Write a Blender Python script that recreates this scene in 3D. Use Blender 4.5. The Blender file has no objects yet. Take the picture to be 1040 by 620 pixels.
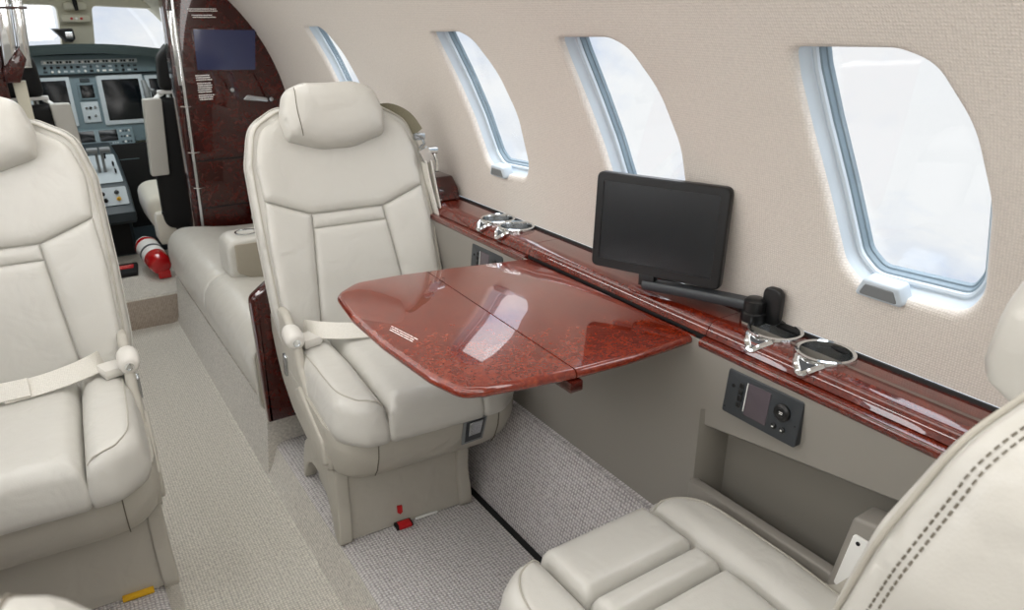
import bpy, bmesh, math, random
from mathutils import Vector, Matrix, geometry
random.seed(7)
SC = bpy.context.scene
COL = SC.collection
PI = math.pi
R = math.radians

# ------------------------------------------------------------------ materials
def lin(c):
    return tuple(((v/255)/12.92 if v/255 <= .04045 else ((v/255+.055)/1.055)**2.4) for v in c)

def new_mat(name):
    m = bpy.data.materials.new(name); m.use_nodes = True
    nt = m.node_tree
    return m, nt, nt.nodes['Principled BSDF']

def mat(name, rgb, rough=.5, metal=0., coat=0., vary=.0, vscale=8., bump=0., bscale=200., spec=.5, emit=None, estr=0., sheen=0.):
    m, nt, b = new_mat(name)
    c = lin(rgb)
    b.inputs['Base Color'].default_value = (*c, 1)
    b.inputs['Roughness'].default_value = rough
    b.inputs['Metallic'].default_value = metal
    b.inputs['Coat Weight'].default_value = coat
    b.inputs['Coat Roughness'].default_value = .03
    b.inputs['Specular IOR Level'].default_value = spec
    b.inputs['Sheen Weight'].default_value = sheen
    tc = nt.nodes.new('ShaderNodeTexCoord')
    if vary:
        n = nt.nodes.new('ShaderNodeTexNoise'); n.inputs['Scale'].default_value = vscale; n.inputs['Detail'].default_value = 4
        nt.links.new(tc.outputs['Object'], n.inputs['Vector'])
        r = nt.nodes.new('ShaderNodeValToRGB')
        r.color_ramp.elements[0].position = .3; r.color_ramp.elements[1].position = .7
        r.color_ramp.elements[0].color = (*[v*(1-vary) for v in c], 1)
        r.color_ramp.elements[1].color = (*[min(1, v*(1+vary)) for v in c], 1)
        nt.links.new(n.outputs['Fac'], r.inputs['Fac']); nt.links.new(r.outputs['Color'], b.inputs['Base Color'])
    if bump:
        n2 = nt.nodes.new('ShaderNodeTexNoise'); n2.inputs['Scale'].default_value = bscale; n2.inputs['Detail'].default_value = 3
        nt.links.new(tc.outputs['Object'], n2.inputs['Vector'])
        bp = nt.nodes.new('ShaderNodeBump'); bp.inputs['Strength'].default_value = bump; bp.inputs['Distance'].default_value = .002
        nt.links.new(n2.outputs['Fac'], bp.inputs['Height']); nt.links.new(bp.outputs['Normal'], b.inputs['Normal'])
    if emit:
        b.inputs['Emission Color'].default_value = (*lin(emit), 1); b.inputs['Emission Strength'].default_value = estr
    return m

def leather(name, rgb, rough=.30):
    m, nt, b = new_mat(name)
    c = lin(rgb)
    b.inputs['Roughness'].default_value = rough
    b.inputs['Specular IOR Level'].default_value = .5
    tc = nt.nodes.new('ShaderNodeTexCoord')
    n = nt.nodes.new('ShaderNodeTexNoise'); n.inputs['Scale'].default_value = 5; n.inputs['Detail'].default_value = 3
    nt.links.new(tc.outputs['Object'], n.inputs['Vector'])
    r = nt.nodes.new('ShaderNodeValToRGB')
    r.color_ramp.elements[0].color = (*[v*.94 for v in c], 1); r.color_ramp.elements[1].color = (*[min(1, v*1.05) for v in c], 1)
    nt.links.new(n.outputs['Fac'], r.inputs['Fac']); nt.links.new(r.outputs['Color'], b.inputs['Base Color'])
    v = nt.nodes.new('ShaderNodeTexVoronoi'); v.inputs['Scale'].default_value = 420
    nt.links.new(tc.outputs['Object'], v.inputs['Vector'])
    w = nt.nodes.new('ShaderNodeTexNoise'); w.inputs['Scale'].default_value = 16; w.inputs['Detail'].default_value = 2
    w.inputs['Distortion'].default_value = .6
    nt.links.new(tc.outputs['Object'], w.inputs['Vector'])
    b1 = nt.nodes.new('ShaderNodeBump'); b1.inputs['Strength'].default_value = .10; b1.inputs['Distance'].default_value = .001
    nt.links.new(v.outputs['Distance'], b1.inputs['Height'])
    b2 = nt.nodes.new('ShaderNodeBump'); b2.inputs['Strength'].default_value = .34; b2.inputs['Distance'].default_value = .012
    nt.links.new(w.outputs['Fac'], b2.inputs['Height']); nt.links.new(b1.outputs['Normal'], b2.inputs['Normal'])
    nt.links.new(b2.outputs['Normal'], b.inputs['Normal'])
    return m

def wood(name, dark, mid, light, rough=.22, scale=1., ior=1.8):
    m, nt, b = new_mat(name)
    b.inputs['Roughness'].default_value = rough
    b.inputs['Specular IOR Level'].default_value = .2; b.inputs['Coat Weight'].default_value = 1.0; b.inputs['Coat Roughness'].default_value = .015
    b.inputs['Coat IOR'].default_value = ior
    tc = nt.nodes.new('ShaderNodeTexCoord')
    n1 = nt.nodes.new('ShaderNodeTexNoise'); n1.inputs['Scale'].default_value = 14*scale; n1.inputs['Detail'].default_value = 7
    n1.inputs['Roughness'].default_value = .7; n1.inputs['Distortion'].default_value = 1.4
    n2 = nt.nodes.new('ShaderNodeTexNoise'); n2.inputs['Scale'].default_value = 90*scale; n2.inputs['Detail'].default_value = 3
    n2.inputs['Distortion'].default_value = .8
    for n in (n1, n2): nt.links.new(tc.outputs['Object'], n.inputs['Vector'])
    mx = nt.nodes.new('ShaderNodeMath'); mx.operation = 'MULTIPLY_ADD'; mx.inputs[1].default_value = .45
    md = nt.nodes.new('ShaderNodeMath'); md.operation = 'MULTIPLY'; md.inputs[1].default_value = .6
    nt.links.new(n1.outputs['Fac'], md.inputs[0])
    nt.links.new(n2.outputs['Fac'], mx.inputs[0]); nt.links.new(md.outputs[0], mx.inputs[2])
    r = nt.nodes.new('ShaderNodeValToRGB')
    e = r.color_ramp.elements
    e[0].position = .36; e[0].color = (*lin(dark), 1); e[1].position = .68; e[1].color = (*lin(light), 1)
    k = e.new(.52); k.color = (*lin(mid), 1)
    nt.links.new(mx.outputs[0], r.inputs['Fac']); nt.links.new(r.outputs['Color'], b.inputs['Base Color'])
    return m

def weave(name, rgb, cell, strength=.5, rough=.9, vary=.10, axes=('X', 'Y'), speck=0.):
    """woven textile: two crossed wave bands + noise"""
    m, nt, b = new_mat(name)
    c = lin(rgb)
    b.inputs['Roughness'].default_value = rough; b.inputs['Specular IOR Level'].default_value = .15
    tc = nt.nodes.new('ShaderNodeTexCoord')
    waves = []
    for ax in axes:
        w = nt.nodes.new('ShaderNodeTexWave'); w.bands_direction = ax; w.inputs['Scale'].default_value = .314/cell
        w.inputs['Distortion'].default_value = 1.5; w.inputs['Detail'].default_value = 2; w.inputs['Detail Scale'].default_value = 2.0
        nt.links.new(tc.outputs['Object'], w.inputs['Vector']); waves.append(w)
    mu = nt.nodes.new('ShaderNodeMath'); mu.operation = 'MULTIPLY'
    nt.links.new(waves[0].outputs['Fac'], mu.inputs[0]); nt.links.new(waves[1].outputs['Fac'], mu.inputs[1])
    n = nt.nodes.new('ShaderNodeTexNoise'); n.inputs['Scale'].default_value = .9/cell; n.inputs['Detail'].default_value = 4
    nt.links.new(tc.outputs['Object'], n.inputs['Vector'])
    ad = nt.nodes.new('ShaderNodeMath'); ad.operation = 'MULTIPLY_ADD'; ad.inputs[1].default_value = .5 + speck
    nt.links.new(mu.outputs[0], ad.inputs[0]); nt.links.new(n.outputs['Fac'], ad.inputs[2])
    r = nt.nodes.new('ShaderNodeValToRGB')
    r.color_ramp.elements[0].position = .35; r.color_ramp.elements[1].position = .95
    r.color_ramp.elements[0].color = (*[v*(1-vary) for v in c], 1)
    r.color_ramp.elements[1].color = (*[min(1, v*(1+vary*1.2)) for v in c], 1)
    nt.links.new(ad.outputs[0], r.inputs['Fac']); nt.links.new(r.outputs['Color'], b.inputs['Base Color'])
    bp = nt.nodes.new('ShaderNodeBump'); bp.inputs['Strength'].default_value = strength; bp.inputs['Distance'].default_value = .003
    nt.links.new(ad.outputs[0], bp.inputs['Height']); nt.links.new(bp.outputs['Normal'], b.inputs['Normal'])
    return m

def glass(name, tint=(1, 1, 1), gl=.06):
    m = bpy.data.materials.new(name); m.use_nodes = True
    nt = m.node_tree; nt.nodes.clear()
    o = nt.nodes.new('ShaderNodeOutputMaterial'); mx = nt.nodes.new('ShaderNodeMixShader'); mx.inputs[0].default_value = gl
    t = nt.nodes.new('ShaderNodeBsdfTransparent'); t.inputs[0].default_value = (*tint, 1)
    g = nt.nodes.new('ShaderNodeBsdfGlossy'); g.inputs['Roughness'].default_value = .02
    nt.links.new(t.outputs[0], mx.inputs[1]); nt.links.new(g.outputs[0], mx.inputs[2]); nt.links.new(mx.outputs[0], o.inputs[0])
    return m

M = dict(
    leather=leather('ivory_leather', (201, 199, 192)),
    shell=leather('taupe_leather', (180, 176, 165), .40),
    plastic=mat('ivory_plastic', (216, 213, 206), .32),
    couch=leather('couch_leather', (200, 198, 190), .34),
    couchside=leather('couch_side_leather', (165, 158, 143), .42),
    belt=weave('belt_webbing', (222, 219, 210), .003, .3, .6, .06),
    olive=weave('olive_webbing', (132, 127, 108), .003, .3, .5, .08),
    stitch=mat('stitch_thread', (112, 106, 94), .8),
    wood=wood('red_burl_veneer', (84, 20, 8), (114, 34, 14), (142, 54, 27), scale=2.0, ior=1.62),
    trimwood=wood('ledge_veneer', (66, 14, 6), (94, 24, 10), (122, 42, 20), scale=1.6, ior=1.65),
    darkwood=wood('dark_mahogany_veneer', (36, 7, 5), (58, 13, 8), (84, 24, 14), .2, .8, 1.5),
    lining=weave('wall_lining_fabric', (217, 210, 202), .0036, .35, .95, .07, ('Y', 'Z')),
    headliner=weave('headliner_fabric', (220, 212, 198), .006, .3, .95, .05),
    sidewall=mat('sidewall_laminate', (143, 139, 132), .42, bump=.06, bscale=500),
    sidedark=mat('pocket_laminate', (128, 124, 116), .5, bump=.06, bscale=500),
    carpet=weave('light_carpet', (206, 202, 193), .0065, .9, 1., .26),
    riser=weave('carpet_riser', (210, 206, 198), .0065, .9, 1., .26, axes=('Y', 'Z')),
    carpetgrey=weave('grey_carpet', (190, 186, 185), .0075, .8, 1., .34, speck=.5),
    carpetkick=weave('grey_carpet_kick', (190, 186, 186), .0075, .8, 1., .34, axes=('Y', 'Z'), speck=.5),
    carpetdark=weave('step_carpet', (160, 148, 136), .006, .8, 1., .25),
    chrome=mat('polished_chrome', (225, 228, 230), .08, 1.),
    steel=mat('brushed_steel', (185, 189, 192), .22, 1.),
    black=mat('black_plastic', (18, 19, 20), .35),
    matteblack=mat('matte_black', (9, 9, 10), .75),
    screen=mat('dark_screen_glass', (14, 19, 23), .15, spec=.3),
    blueglow=mat('blue_screen_glass', (44, 48, 74), .14, spec=.6, emit=(52, 60, 105), estr=.12),
    charcoal=mat('charcoal_plastic', (52, 56, 60), .4),
    greyplastic=mat('grey_plastic', (120, 124, 126), .35),
    frame=mat('window_frame_plastic', (192, 203, 212), .35),
    framedark=mat('window_seal', (120, 138, 150), .4),
    white=mat('white_plastic', (238, 238, 235), .4),
    red=mat('red_enamel', (178, 14, 20), .22, coat=.6),
    redtag=mat('red_tag', (190, 20, 26), .5),
    yellow=mat('yellow_tag', (226, 176, 30), .5),
    teal=mat('instrument_grey_blue', (104, 124, 132), .45, vary=.05),
    tealdark=mat('instrument_dark', (44, 56, 62), .5),
    glare=mat('glareshield', (48, 60, 60), .8),
    cockpit=mat('cockpit_lining', (206, 202, 184), .8, bump=.1),
    sheep=mat('sheepskin', (232, 228, 214), 1., bump=.8, bscale=120, sheen=.5),
    console=mat('console_panel', (186, 196, 202), .45),
    glass=glass('window_glass'),
)

# ------------------------------------------------------------------ object helpers
def obj(name, me_or_bm, m, parent=None, smooth=True, angle=40, label=None):
    if isinstance(me_or_bm, bmesh.types.BMesh):
        me = bpy.data.meshes.new(name)
        bmesh.ops.recalc_face_normals(me_or_bm, faces=me_or_bm.faces[:])
        me_or_bm.to_mesh(me); me_or_bm.free()
    else: me = me_or_bm
    ms = m if isinstance(m, (list, tuple)) else [m]
    for k in ms: me.materials.append(k)
    if smooth:
        me.polygons.foreach_set('use_smooth', [True]*len(me.polygons))
        me.set_sharp_from_angle(angle=R(angle))
    o = bpy.data.objects.new(name, me); COL.objects.link(o)
    if parent: o.parent = parent
    if label: o['label'] = label
    return o

def tag(o, label, cat, group=None):
    o['label'] = label; o['category'] = cat
    if group: o['group'] = group
    return o

def thing(name, label, cat, loc=(0, 0, 0), rz=0, group=None):
    o = bpy.data.objects.new(name, None); COL.objects.link(o)
    o.location = loc; o.rotation_euler = (0, 0, rz); o.empty_display_size = .05
    return tag(o, label, cat, group)

def struct(name, bm, m, parent=None, **k):
    o = obj(name, bm, m, parent, **k)
    if not parent: o['kind'] = 'structure'
    return o

def rpoly(pts, seg=6):
    """polygon with rounded corners: pts = (x, y[, r])"""
    out = []; n = len(pts)
    for i in range(n):
        p = Vector(pts[i][:2]); r = pts[i][2] if len(pts[i]) > 2 else 0
        a = Vector(pts[i-1][:2]); b = Vector(pts[(i+1) % n][:2])
        if r <= 0: out.append(tuple(p)); continue
        d1 = (a-p); d2 = (b-p); l1 = d1.length; l2 = d2.length; d1.normalize(); d2.normalize()
        ang = d1.angle(d2); t = min(r/math.tan(ang/2), l1*.49, l2*.49)
        q0 = p+d1*t; q1 = p+d2*t
        for k in range(seg+1):
            s = k/seg
            out.append(tuple((1-s)**2*q0 + 2*s*(1-s)*p + s*s*q1))
    return out

def rrect(x0, y0, x1, y1, r, seg=6):
    return rpoly([(x0, y0, r), (x1, y0, r), (x1, y1, r), (x0, y1, r)], seg)

def spline(pts, n=8, closed=False):
    P = [Vector(p) for p in pts]; out = []
    N = len(P); rng = range(N if closed else N-1)
    for i in rng:
        if closed: p0, p1, p2, p3 = P[i-1], P[i], P[(i+1) % N], P[(i+2) % N]
        else: p0, p1, p2, p3 = P[max(i-1, 0)], P[i], P[i+1], P[min(i+2, N-1)]
        for k in range(n):
            t = k/n
            out.append(.5*((2*p1)+(p2-p0)*t+(2*p0-5*p1+4*p2-p3)*t*t+(3*p1-p0-3*p2+p3)*t**3))
    if not closed: out.append(P[-1])
    return out

def loft(bm, loops, cap0=True, cap1=True, closed=True):
    """join loops of 3-D points (same count)"""
    vs = [[bm.verts.new(p) for p in L] for L in loops]
    n = len(loops[0])
    for a, b in zip(vs[:-1], vs[1:]):
        for i in range(n if closed else n-1):
            j = (i+1) % n
            try: bm.faces.new((a[i], a[j], b[j], b[i]))
            except ValueError: pass
    if cap0: bm.faces.new(vs[0][::-1])
    if cap1: bm.faces.new(vs[-1])
    return vs

def offset(pts, d):
    """inset a CCW 2-D polygon by d (negative grows it)"""
    n = len(pts); out = []
    for i in range(n):
        a, p, b = Vector(pts[i-1]), Vector(pts[i]), Vector(pts[(i+1) % n])
        e1 = (p-a); e2 = (b-p)
        if e1.length < 1e-9: e1 = e2
        if e2.length < 1e-9: e2 = e1
        e1.normalize(); e2.normalize()
        n1 = Vector((-e1.y, e1.x)); n2 = Vector((-e2.y, e2.x)); nn = (n1+n2)
        if nn.length < 1e-6: nn = n1
        nn.normalize(); c = max(.35, nn.dot(n1))
        out.append(tuple(p+nn*(d/c)))
    return out

def ccw(pts):
    a = sum(pts[i-1][0]*pts[i][1]-pts[i][0]*pts[i-1][1] for i in range(len(pts)))
    return list(pts) if a > 0 else list(pts)[::-1]

def prism(bm, pts, mp, a, b, bev=.003, seg=3):
    """extrude a 2-D outline from a to b with rounded rims; mp(u, v, t) -> 3-D"""
    pts = ccw(pts); s = 1 if b > a else -1
    bev = min(bev, abs(b-a)*.49)
    rings = []
    for k in range(seg+1):
        th = k/seg*PI/2
        rings.append((bev*(1-math.sin(th)), a+s*bev*(1-math.cos(th))))
    for k in range(seg+1):
        th = (1-k/seg)*PI/2
        rings.append((bev*(1-math.sin(th)), b-s*bev*(1-math.cos(th))))
    if bev <= 0: rings = [(0, a), (0, b)]
    loft(bm, [[mp(u, v, t) for u, v in (offset(pts, d) if d > 1e-7 else pts)] for d, t in rings])

XY = lambda u, v, t: Vector((u, v, t))
XZ = lambda u, v, t: Vector((u, t, v))
YZ = lambda u, v, t: Vector((t, u, v))

def box(bm, c, s, bev=.002, rot=None, seg=2):
    b2 = bmesh.new()
    prism(b2, [(-s[0]/2, -s[1]/2), (s[0]/2, -s[1]/2), (s[0]/2, s[1]/2), (-s[0]/2, s[1]/2)], XY, -s[2]/2, s[2]/2, min(bev, min(s)*.45), seg)
    mt = Matrix.Translation(c) @ (rot.to_4x4() if rot else Matrix.Identity(4))
    b2.transform(mt)
    me = bpy.data.meshes.new('t'); b2.to_mesh(me); b2.free(); bm.from_mesh(me); bpy.data.meshes.remove(me)

def frame_at(d):
    d = Vector(d).normalized()
    return d.to_track_quat('Z', 'Y').to_matrix()

def tube(bm, path, r, seg=8, closed=False, cap=True):
    P = [Vector(p) for p in path]; n = len(P); loops = []
    up = None
    for i, p in enumerate(P):
        a = P[i-1] if (i > 0 or closed) else p; b = P[(i+1) % n] if (i < n-1 or closed) else p
        t = (b-a).normalized()
        if up is None:
            up = Vector((0, 0, 1)) if abs(t.z) < .9 else Vector((1, 0, 0))
        s = t.cross(up).normalized(); up = s.cross(t).normalized()
        rr = r[i] if isinstance(r, (list, tuple)) else r
        loops.append([p+s*math.cos(k/seg*2*PI)*rr+up*math.sin(k/seg*2*PI)*rr for k in range(seg)])
    if closed: loops.append(loops[0]); loft(bm, loops, False, False); bmesh.ops.remove_doubles(bm, verts=bm.verts, dist=1e-6)
    else: loft(bm, loops, cap, cap)

def lathe(bm, prof, origin=(0, 0, 0), axis=(0, 0, 1), seg=24, cap=True):
    """prof: list of (radius, height)"""
    mt = frame_at(axis); o = Vector(origin)
    loops = [[o+mt @ Vector((max(r, 1e-4)*math.cos(k/seg*2*PI), max(r, 1e-4)*math.sin(k/seg*2*PI), h)) for k in range(seg)] for r, h in prof]
    loft(bm, loops, cap, cap)

def ribbon(bm, path, width, wdir, th=.0025):
    """flat strap along path, width along wdir"""
    P = [Vector(p) for p in path]; n = len(P); loops = []
    for i, p in enumerate(P):
        t = (P[min(i+1, n-1)]-P[max(i-1, 0)]).normalized()
        w = Vector(wdir[i] if isinstance(wdir, list) else wdir); w = (w-t*w.dot(t)).normalized(); nn = t.cross(w)
        loops.append([p-w*width/2-nn*th/2, p+w*width/2-nn*th/2, p+w*width/2+nn*th/2, p-w*width/2+nn*th/2])
    loft(bm, loops)

def pad(bm, outline, mp, H=.02, r=.03, res=.011, skirt=((0, .01), (-.004, .03)), rim=.004):
    """upholstered pad: puffed top over an outline, then side rings going down. mp(u, v, h) -> 3-D"""
    pts = ccw(outline)
    # resample boundary
    bd = []
    n = len(pts)
    for i in range(n):
        a, b = Vector(pts[i]), Vector(pts[(i+1) % n]); L = (b-a).length
        k = max(1, int(round(L/res)))
        for j in range(k):
            q = a.lerp(b, j/k)
            if not bd or (q-bd[-1]).length > res*.2: bd.append(q)
    while (bd[0]-bd[-1]).length < res*.2: bd.pop()
    nb = len(bd)
    xs = [p.x for p in bd]; ys = [p.y for p in bd]
    segs = [(bd[i], bd[(i+1) % nb]) for i in range(nb)]
    def dist(p):
        m_ = 1e9
        for a, b in segs:
            e = b-a; t = max(0, min(1, (p-a).dot(e)/max(e.length_squared, 1e-12)))
            d = (p-a-e*t).length_squared
            if d < m_: m_ = d
        return math.sqrt(m_)
    def inside(p):
        c = False
        for a, b in segs:
            if (a.y > p.y) != (b.y > p.y) and p.x < (b.x-a.x)*(p.y-a.y)/(b.y-a.y)+a.x: c = not c
        return c
    def hh(d):
        t = min(1, d/r); return H*math.sqrt(max(0, 1-(1-t)**2))
    inner = []
    # concentric fine rings near the border, grid inside
    for fr in (.06, .16, .30, .5, .75):
        d = fr*r
        ring = offset([tuple(p) for p in bd], d)
        last = None
        for q in ring:
            q = Vector(q)
            if inside(q) and dist(q) > d*.92 and (last is None or (q-last).length > res*.5): inner.append(q); last = q
    x = min(xs)
    while x < max(xs):
        y = min(ys)
        while y < max(ys):
            q = Vector((x+random.uniform(-.1, .1)*res, y+random.uniform(-.1, .1)*res))
            if inside(q) and dist(q) > .92*r: inner.append(q)
            y += res
        x += res
    allp = bd+inner
    edges = [(i, (i+1) % nb) for i in range(nb)]
    vo, eo, fo, *_ = geometry.delaunay_2d_cdt(allp, edges, [], 1, 1e-7)
    bdset = None
    vs = []
    for i, p in enumerate(vo):
        d = 0 if i < nb else dist(p)
        vs.append(bm.verts.new(mp(p.x, p.y, hh(d))))
    for f in fo:
        try: bm.faces.new([vs[i] for i in f])
        except ValueError: pass
    prev = vs[:nb]
    for off, dep in skirt:
        ring = offset([tuple(p) for p in bd], -off) if abs(off) > 1e-7 else [tuple(p) for p in bd]
        cur = [bm.verts.new(mp(q[0], q[1], -dep)) for q in ring]
        for i in range(nb):
            j = (i+1) % nb
            bm.faces.new((prev[i], cur[i], cur[j], prev[j]))
        prev = cur
    bm.faces.new(prev[::-1])
    return lambda u, v: hh(dist(Vector((u, v))))

# ------------------------------------------------------------------ camera
cam = bpy.data.objects.new('camera', bpy.data.cameras.new('camera')); COL.objects.link(cam)
F = 740.
def camray(u, v): return Vector(((u-520)/F, -(v-310)/F, -1))
Yc = camray(0, 15).normalized(); Zc = Vector((0, -Yc.z, Yc.y)).normalized(); Xc = Yc.cross(Zc)
ROT = Matrix((Xc, Yc, Zc))           # camera -> world
CP = Vector((0, 0, 1.2))
cam.matrix_world = Matrix.Translation(CP) @ ROT.to_4x4()
cam.data.sensor_width = 36; cam.data.lens = F/1040*36; cam.data.clip_start = .02; cam.data.clip_end = 200
cam.data.dof.use_dof = True; cam.data.dof.focus_distance = 1.25; cam.data.dof.aperture_fstop = 11
SC.camera = cam

# ------------------------------------------------------------------ the cabin shell
CX, CZ, RAD = .22, .7625, .712
YA, YF = -1.1, 3.13
def cyl(y, s, d=0.):                  # s: angle in radians above the horizontal; d outward
    return Vector((CX+(RAD+d)*math.cos(s), y, CZ+(RAD+d)*math.sin(s)))
def cylL(y, s, d=0.):
    p = cyl(y, s, d); p.x = 2*CX-p.x; return p

def window_outline(yc, seg=5):
    P = [(-.104, 7.2, .035), (.034, 6.7, .045), (.068, 9.0, .05), (.095, 16.7, .2), (.114, 24, .2), (.1195, 30, .1), (.114, 33.9, .022), (-.025, 34.2, .05), (-.062, 33.0, .05), (-.098, 27, .2), (-.1185, 19.3, .2), (-.122, 10, .05)]
    return ccw(rpoly([(yc+a, R(d)*RAD, r) for a, d, r in P], seg))

WY = [.499, .985, 1.471, 2.352]
def lining(name, f, ys, m, th0, th1):
    outl = [window_outline(y) for y in ys]
    P = []; E = []
    # outer border
    def addloop(L):
        k = len(P); P.extend(Vector(p) for p in L); E.extend((k+i, k+(i+1) % len(L)) for i in range(len(L)))
    s0, s1 = th0*RAD, th1*RAD
    border = []
    ny, ns = 72, 14
    for i in range(ny): border.append((YA+(YF-YA)*i/ny, s0))
    for i in range(ns): border.append((YF, s0+(s1-s0)*i/ns))
    for i in range(ny): border.append((YF-(YF-YA)*i/ny, s1))
    for i in range(ns): border.append((YA, s1-(s1-s0)*i/ns))
    addloop(border)
    lips = [offset(o, -.012) for o in outl]
    for o in lips: addloop(o)
    for i in range(1, ny):
        for j in range(1, 26):
            p = (YA+(YF-YA)*i/ny, s0+(s1-s0)*j/26)
            if any(abs(p[0]-y) < .16 and .06 < p[1]+0 < .46 for y in ys): continue
            P.append(Vector(p))
    vo, eo, fo, *_ = geometry.delaunay_2d_cdt(P, E, [], 1, 1e-6)
    bm = bmesh.new()
    vs = [bm.verts.new(f(p.x, p.y/RAD)) for p in vo]
    def ins(p, L):
        c = False
        for i in range(len(L)):
            a, b = L[i-1], L[i]
            if (a[1] > p.y) != (b[1] > p.y) and p.x < (b[0]-a[0])*(p.y-a[1])/(b[1]-a[1])+a[0]: c = not c
        return c
    for t in fo:
        c = sum((vo[i] for i in t), Vector((0, 0)))/len(t)
        if any(ins(c, L) for L in lips): continue
        bm.faces.new([vs[i] for i in t])
    # rolled fabric lip into each opening
    for o, L in zip(outl, lips):
        loops = []
        for k in range(6):
            th = k/5*PI/2
            ring = offset(o, -.012*(1-math.sin(th)))
            loops.append([f(p[0], p[1]/RAD, .010*(1-math.cos(th))) for p in ring])
        loops.append([f(p[0], p[1]/RAD, .018) for p in o])
        loft(bm, loops, False, False)
    bmesh.ops.remove_doubles(bm, verts=bm.verts, dist=5e-5)
    return struct(name, bm, m, angle=60)

lining('wall_right', cyl, WY, M['lining'], R(-.95), R(62))
lining('wall_left', cylL, WY, M['lining'], R(-.95), R(62))

def window(n, f, yc, handle=True):
    o = window_outline(yc)
    bm = bmesh.new()
    g = lambda d_in, dep: [f(p[0], p[1]/RAD, dep) for p in (offset(o, d_in) if d_in else o)]
    # deep plastic reveal
    loft(bm, [g(-.001, .012), g(.002, .020), g(.006, .031), g(.009, .033)], False, False)
    w = struct('window_%d' % n, bm, M['frame'], angle=50)
    bm = bmesh.new()
    loft(bm, [g(.007, .031), g(.010, .030), g(.013, .032), g(.014, .038)], False, False)
    obj('inner_frame', bm, M['frame'], w)
    bm = bmesh.new()
    loft(bm, [g(.013, .036), g(.016, .038), g(.018, .045)], False, False)
    loft(bm, [g(.017, .044), g(.020, .045), g(.022, .050)], False, False)
    obj('window_seal', bm, M['framedark'], w)
    bm = bmesh.new()
    loft(bm, [g(.019, .046), g(.019, .049)], False, False)
    for dep in (.046, .049):
        vs = [bm.verts.new(p) for p in g(.017, dep)]; bm.faces.new(vs)
    obj('pane', bm, M['glass'], w, smooth=False)
    if handle:
        bm = bmesh.new()
        s0 = R(6.4); 
        hp = [(yc-.034, -.003), (yc+.038, -.003), (yc+.026, .024), (yc-.024, .024)]
        mp = lambda u, v, t: f(u, s0+v/RAD, t)
        prism(bm, rpoly([(*p, .006) for p in hp], 4), mp, -.009, .02, .004, 3)
        h = obj('shade_handle', bm, M['frame'], w, label='pale shade pull with grey inset grip')
        bm = bmesh.new()
        hp = [(yc-.026, .001), (yc+.030, .001), (yc+.021, .018), (yc-.019, .018)]
        prism(bm, rpoly([(*p, .003) for p in hp], 3), mp, -.0103, -.006, .001, 1)
        obj('grip', bm, M['greyplastic'], h)
    return w
for i, y in enumerate(WY): window(i+1, cyl, y)
for i, y in enumerate(WY): window(i+5, cylL, y)

# ceiling strip
bm = bmesh.new()
loft(bm, [[Vector((CX+RAD*math.cos(R(62+56*k/16)), y, CZ+RAD*math.sin(R(62+56*k/16)))) for k in range(17)] for y in (YA, 1, YF)], False, False, closed=False)
struct('ceiling', bm, M['headliner'])

# carpeted floor: dropped aisle, raised sides, step to the cockpit
def strip(bm, prof, y0, y1, mi=0, n=1):
    rows = [[bm.verts.new((x, y0+(y1-y0)*k/n, z)) for x, z in prof] for k in range(n+1)]
    for a, b in zip(rows[:-1], rows[1:]):
        for i in range(len(prof)-1):
            f = bm.faces.new((a[i], a[i+1], b[i+1], b[i])); f.material_index = mi(i) if callable(mi) else mi
PZ = .10
bm = bmesh.new()
prof = [(-.50, PZ), (.028, PZ), (.046, PZ-.006), (.060, .05), (.076, .006), (.09, 0), (.345, 0), (.364, .004), (.385, .05), (.398, PZ-.008), (.412, PZ), (.95, PZ)]
strip(bm, prof, YA, YF, lambda i: 3 if i in (2, 3, 7, 8) else 0 if 3 <= i <= 8 else 1)
# step riser and cockpit floor
CF = .135
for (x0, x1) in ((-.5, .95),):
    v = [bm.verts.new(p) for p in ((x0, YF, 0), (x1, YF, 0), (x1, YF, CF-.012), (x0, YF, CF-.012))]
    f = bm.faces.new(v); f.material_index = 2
    v2 = [bm.verts.new(p) for p in ((x0, YF+.004, CF-.003), (x1, YF+.004, CF-.003), (x1, YF+.016, CF), (x0, YF+.016, CF), (x1, 4.7, CF), (x0, 4.7, CF))]
    for q in ((v[3], v[2], v2[1], v2[0]), (v2[0], v2[1], v2[2], v2[3]), (v2[3], v2[2], v2[4], v2[5])):
        bm.faces.new(q).material_index = 0
struct('floor', bm, [M['carpet'], M['carpetgrey'], M['carpetdark'], M['riser']], angle=30)

# sloped carpet kick panel along the right side
for side in (1, -1):
    bm = bmesh.new()
    pr = spline([(.748, .102), (.752, .125), (.764, .165), (.812, .338), (.820, .352), (.835, .356)], 5)
    fx = (lambda x: x) if side == 1 else (lambda x: 2*CX-x)
    strip(bm, [(fx(p[0]), p[1]) for p in pr], -1.0, 1.62, 0, 1)
    strip(bm, [(fx(.835), .356), (fx(.84), .09)], -1.0, 1.62)
    struct('baseboard_right' if side == 1 else 'baseboard_left', bm, M['carpetkick'])

for x0, x1, nm in ((.734, .752, 'trim_7'),):
    bm = bmesh.new(); box(bm, ((x0+x1)/2, .3, PZ+.001), (x1-x0, 2.6, .004), .001); struct(nm, bm, M['matteblack'])  # black strip drawn in for the dark gap at the kick panel's foot
# lower sidewall panels
def sidex(z):  # gently bulged
    t = (z-.33)/(.72-.33); return .828+.016*math.sin(PI*max(0, min(1, t)))*.6
POCKET = [(.700, .455), (.700, .575), (.20, .665), (.20, .455)]
bm = bmesh.new()
zs = [.33+.39*k/14 for k in range(15)]
strip(bm, [(sidex(z), z) for z in zs], .7095, 3.13)          # plain part under the table and forward
struct('trim_1', bm, M['sidewall'])
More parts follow.
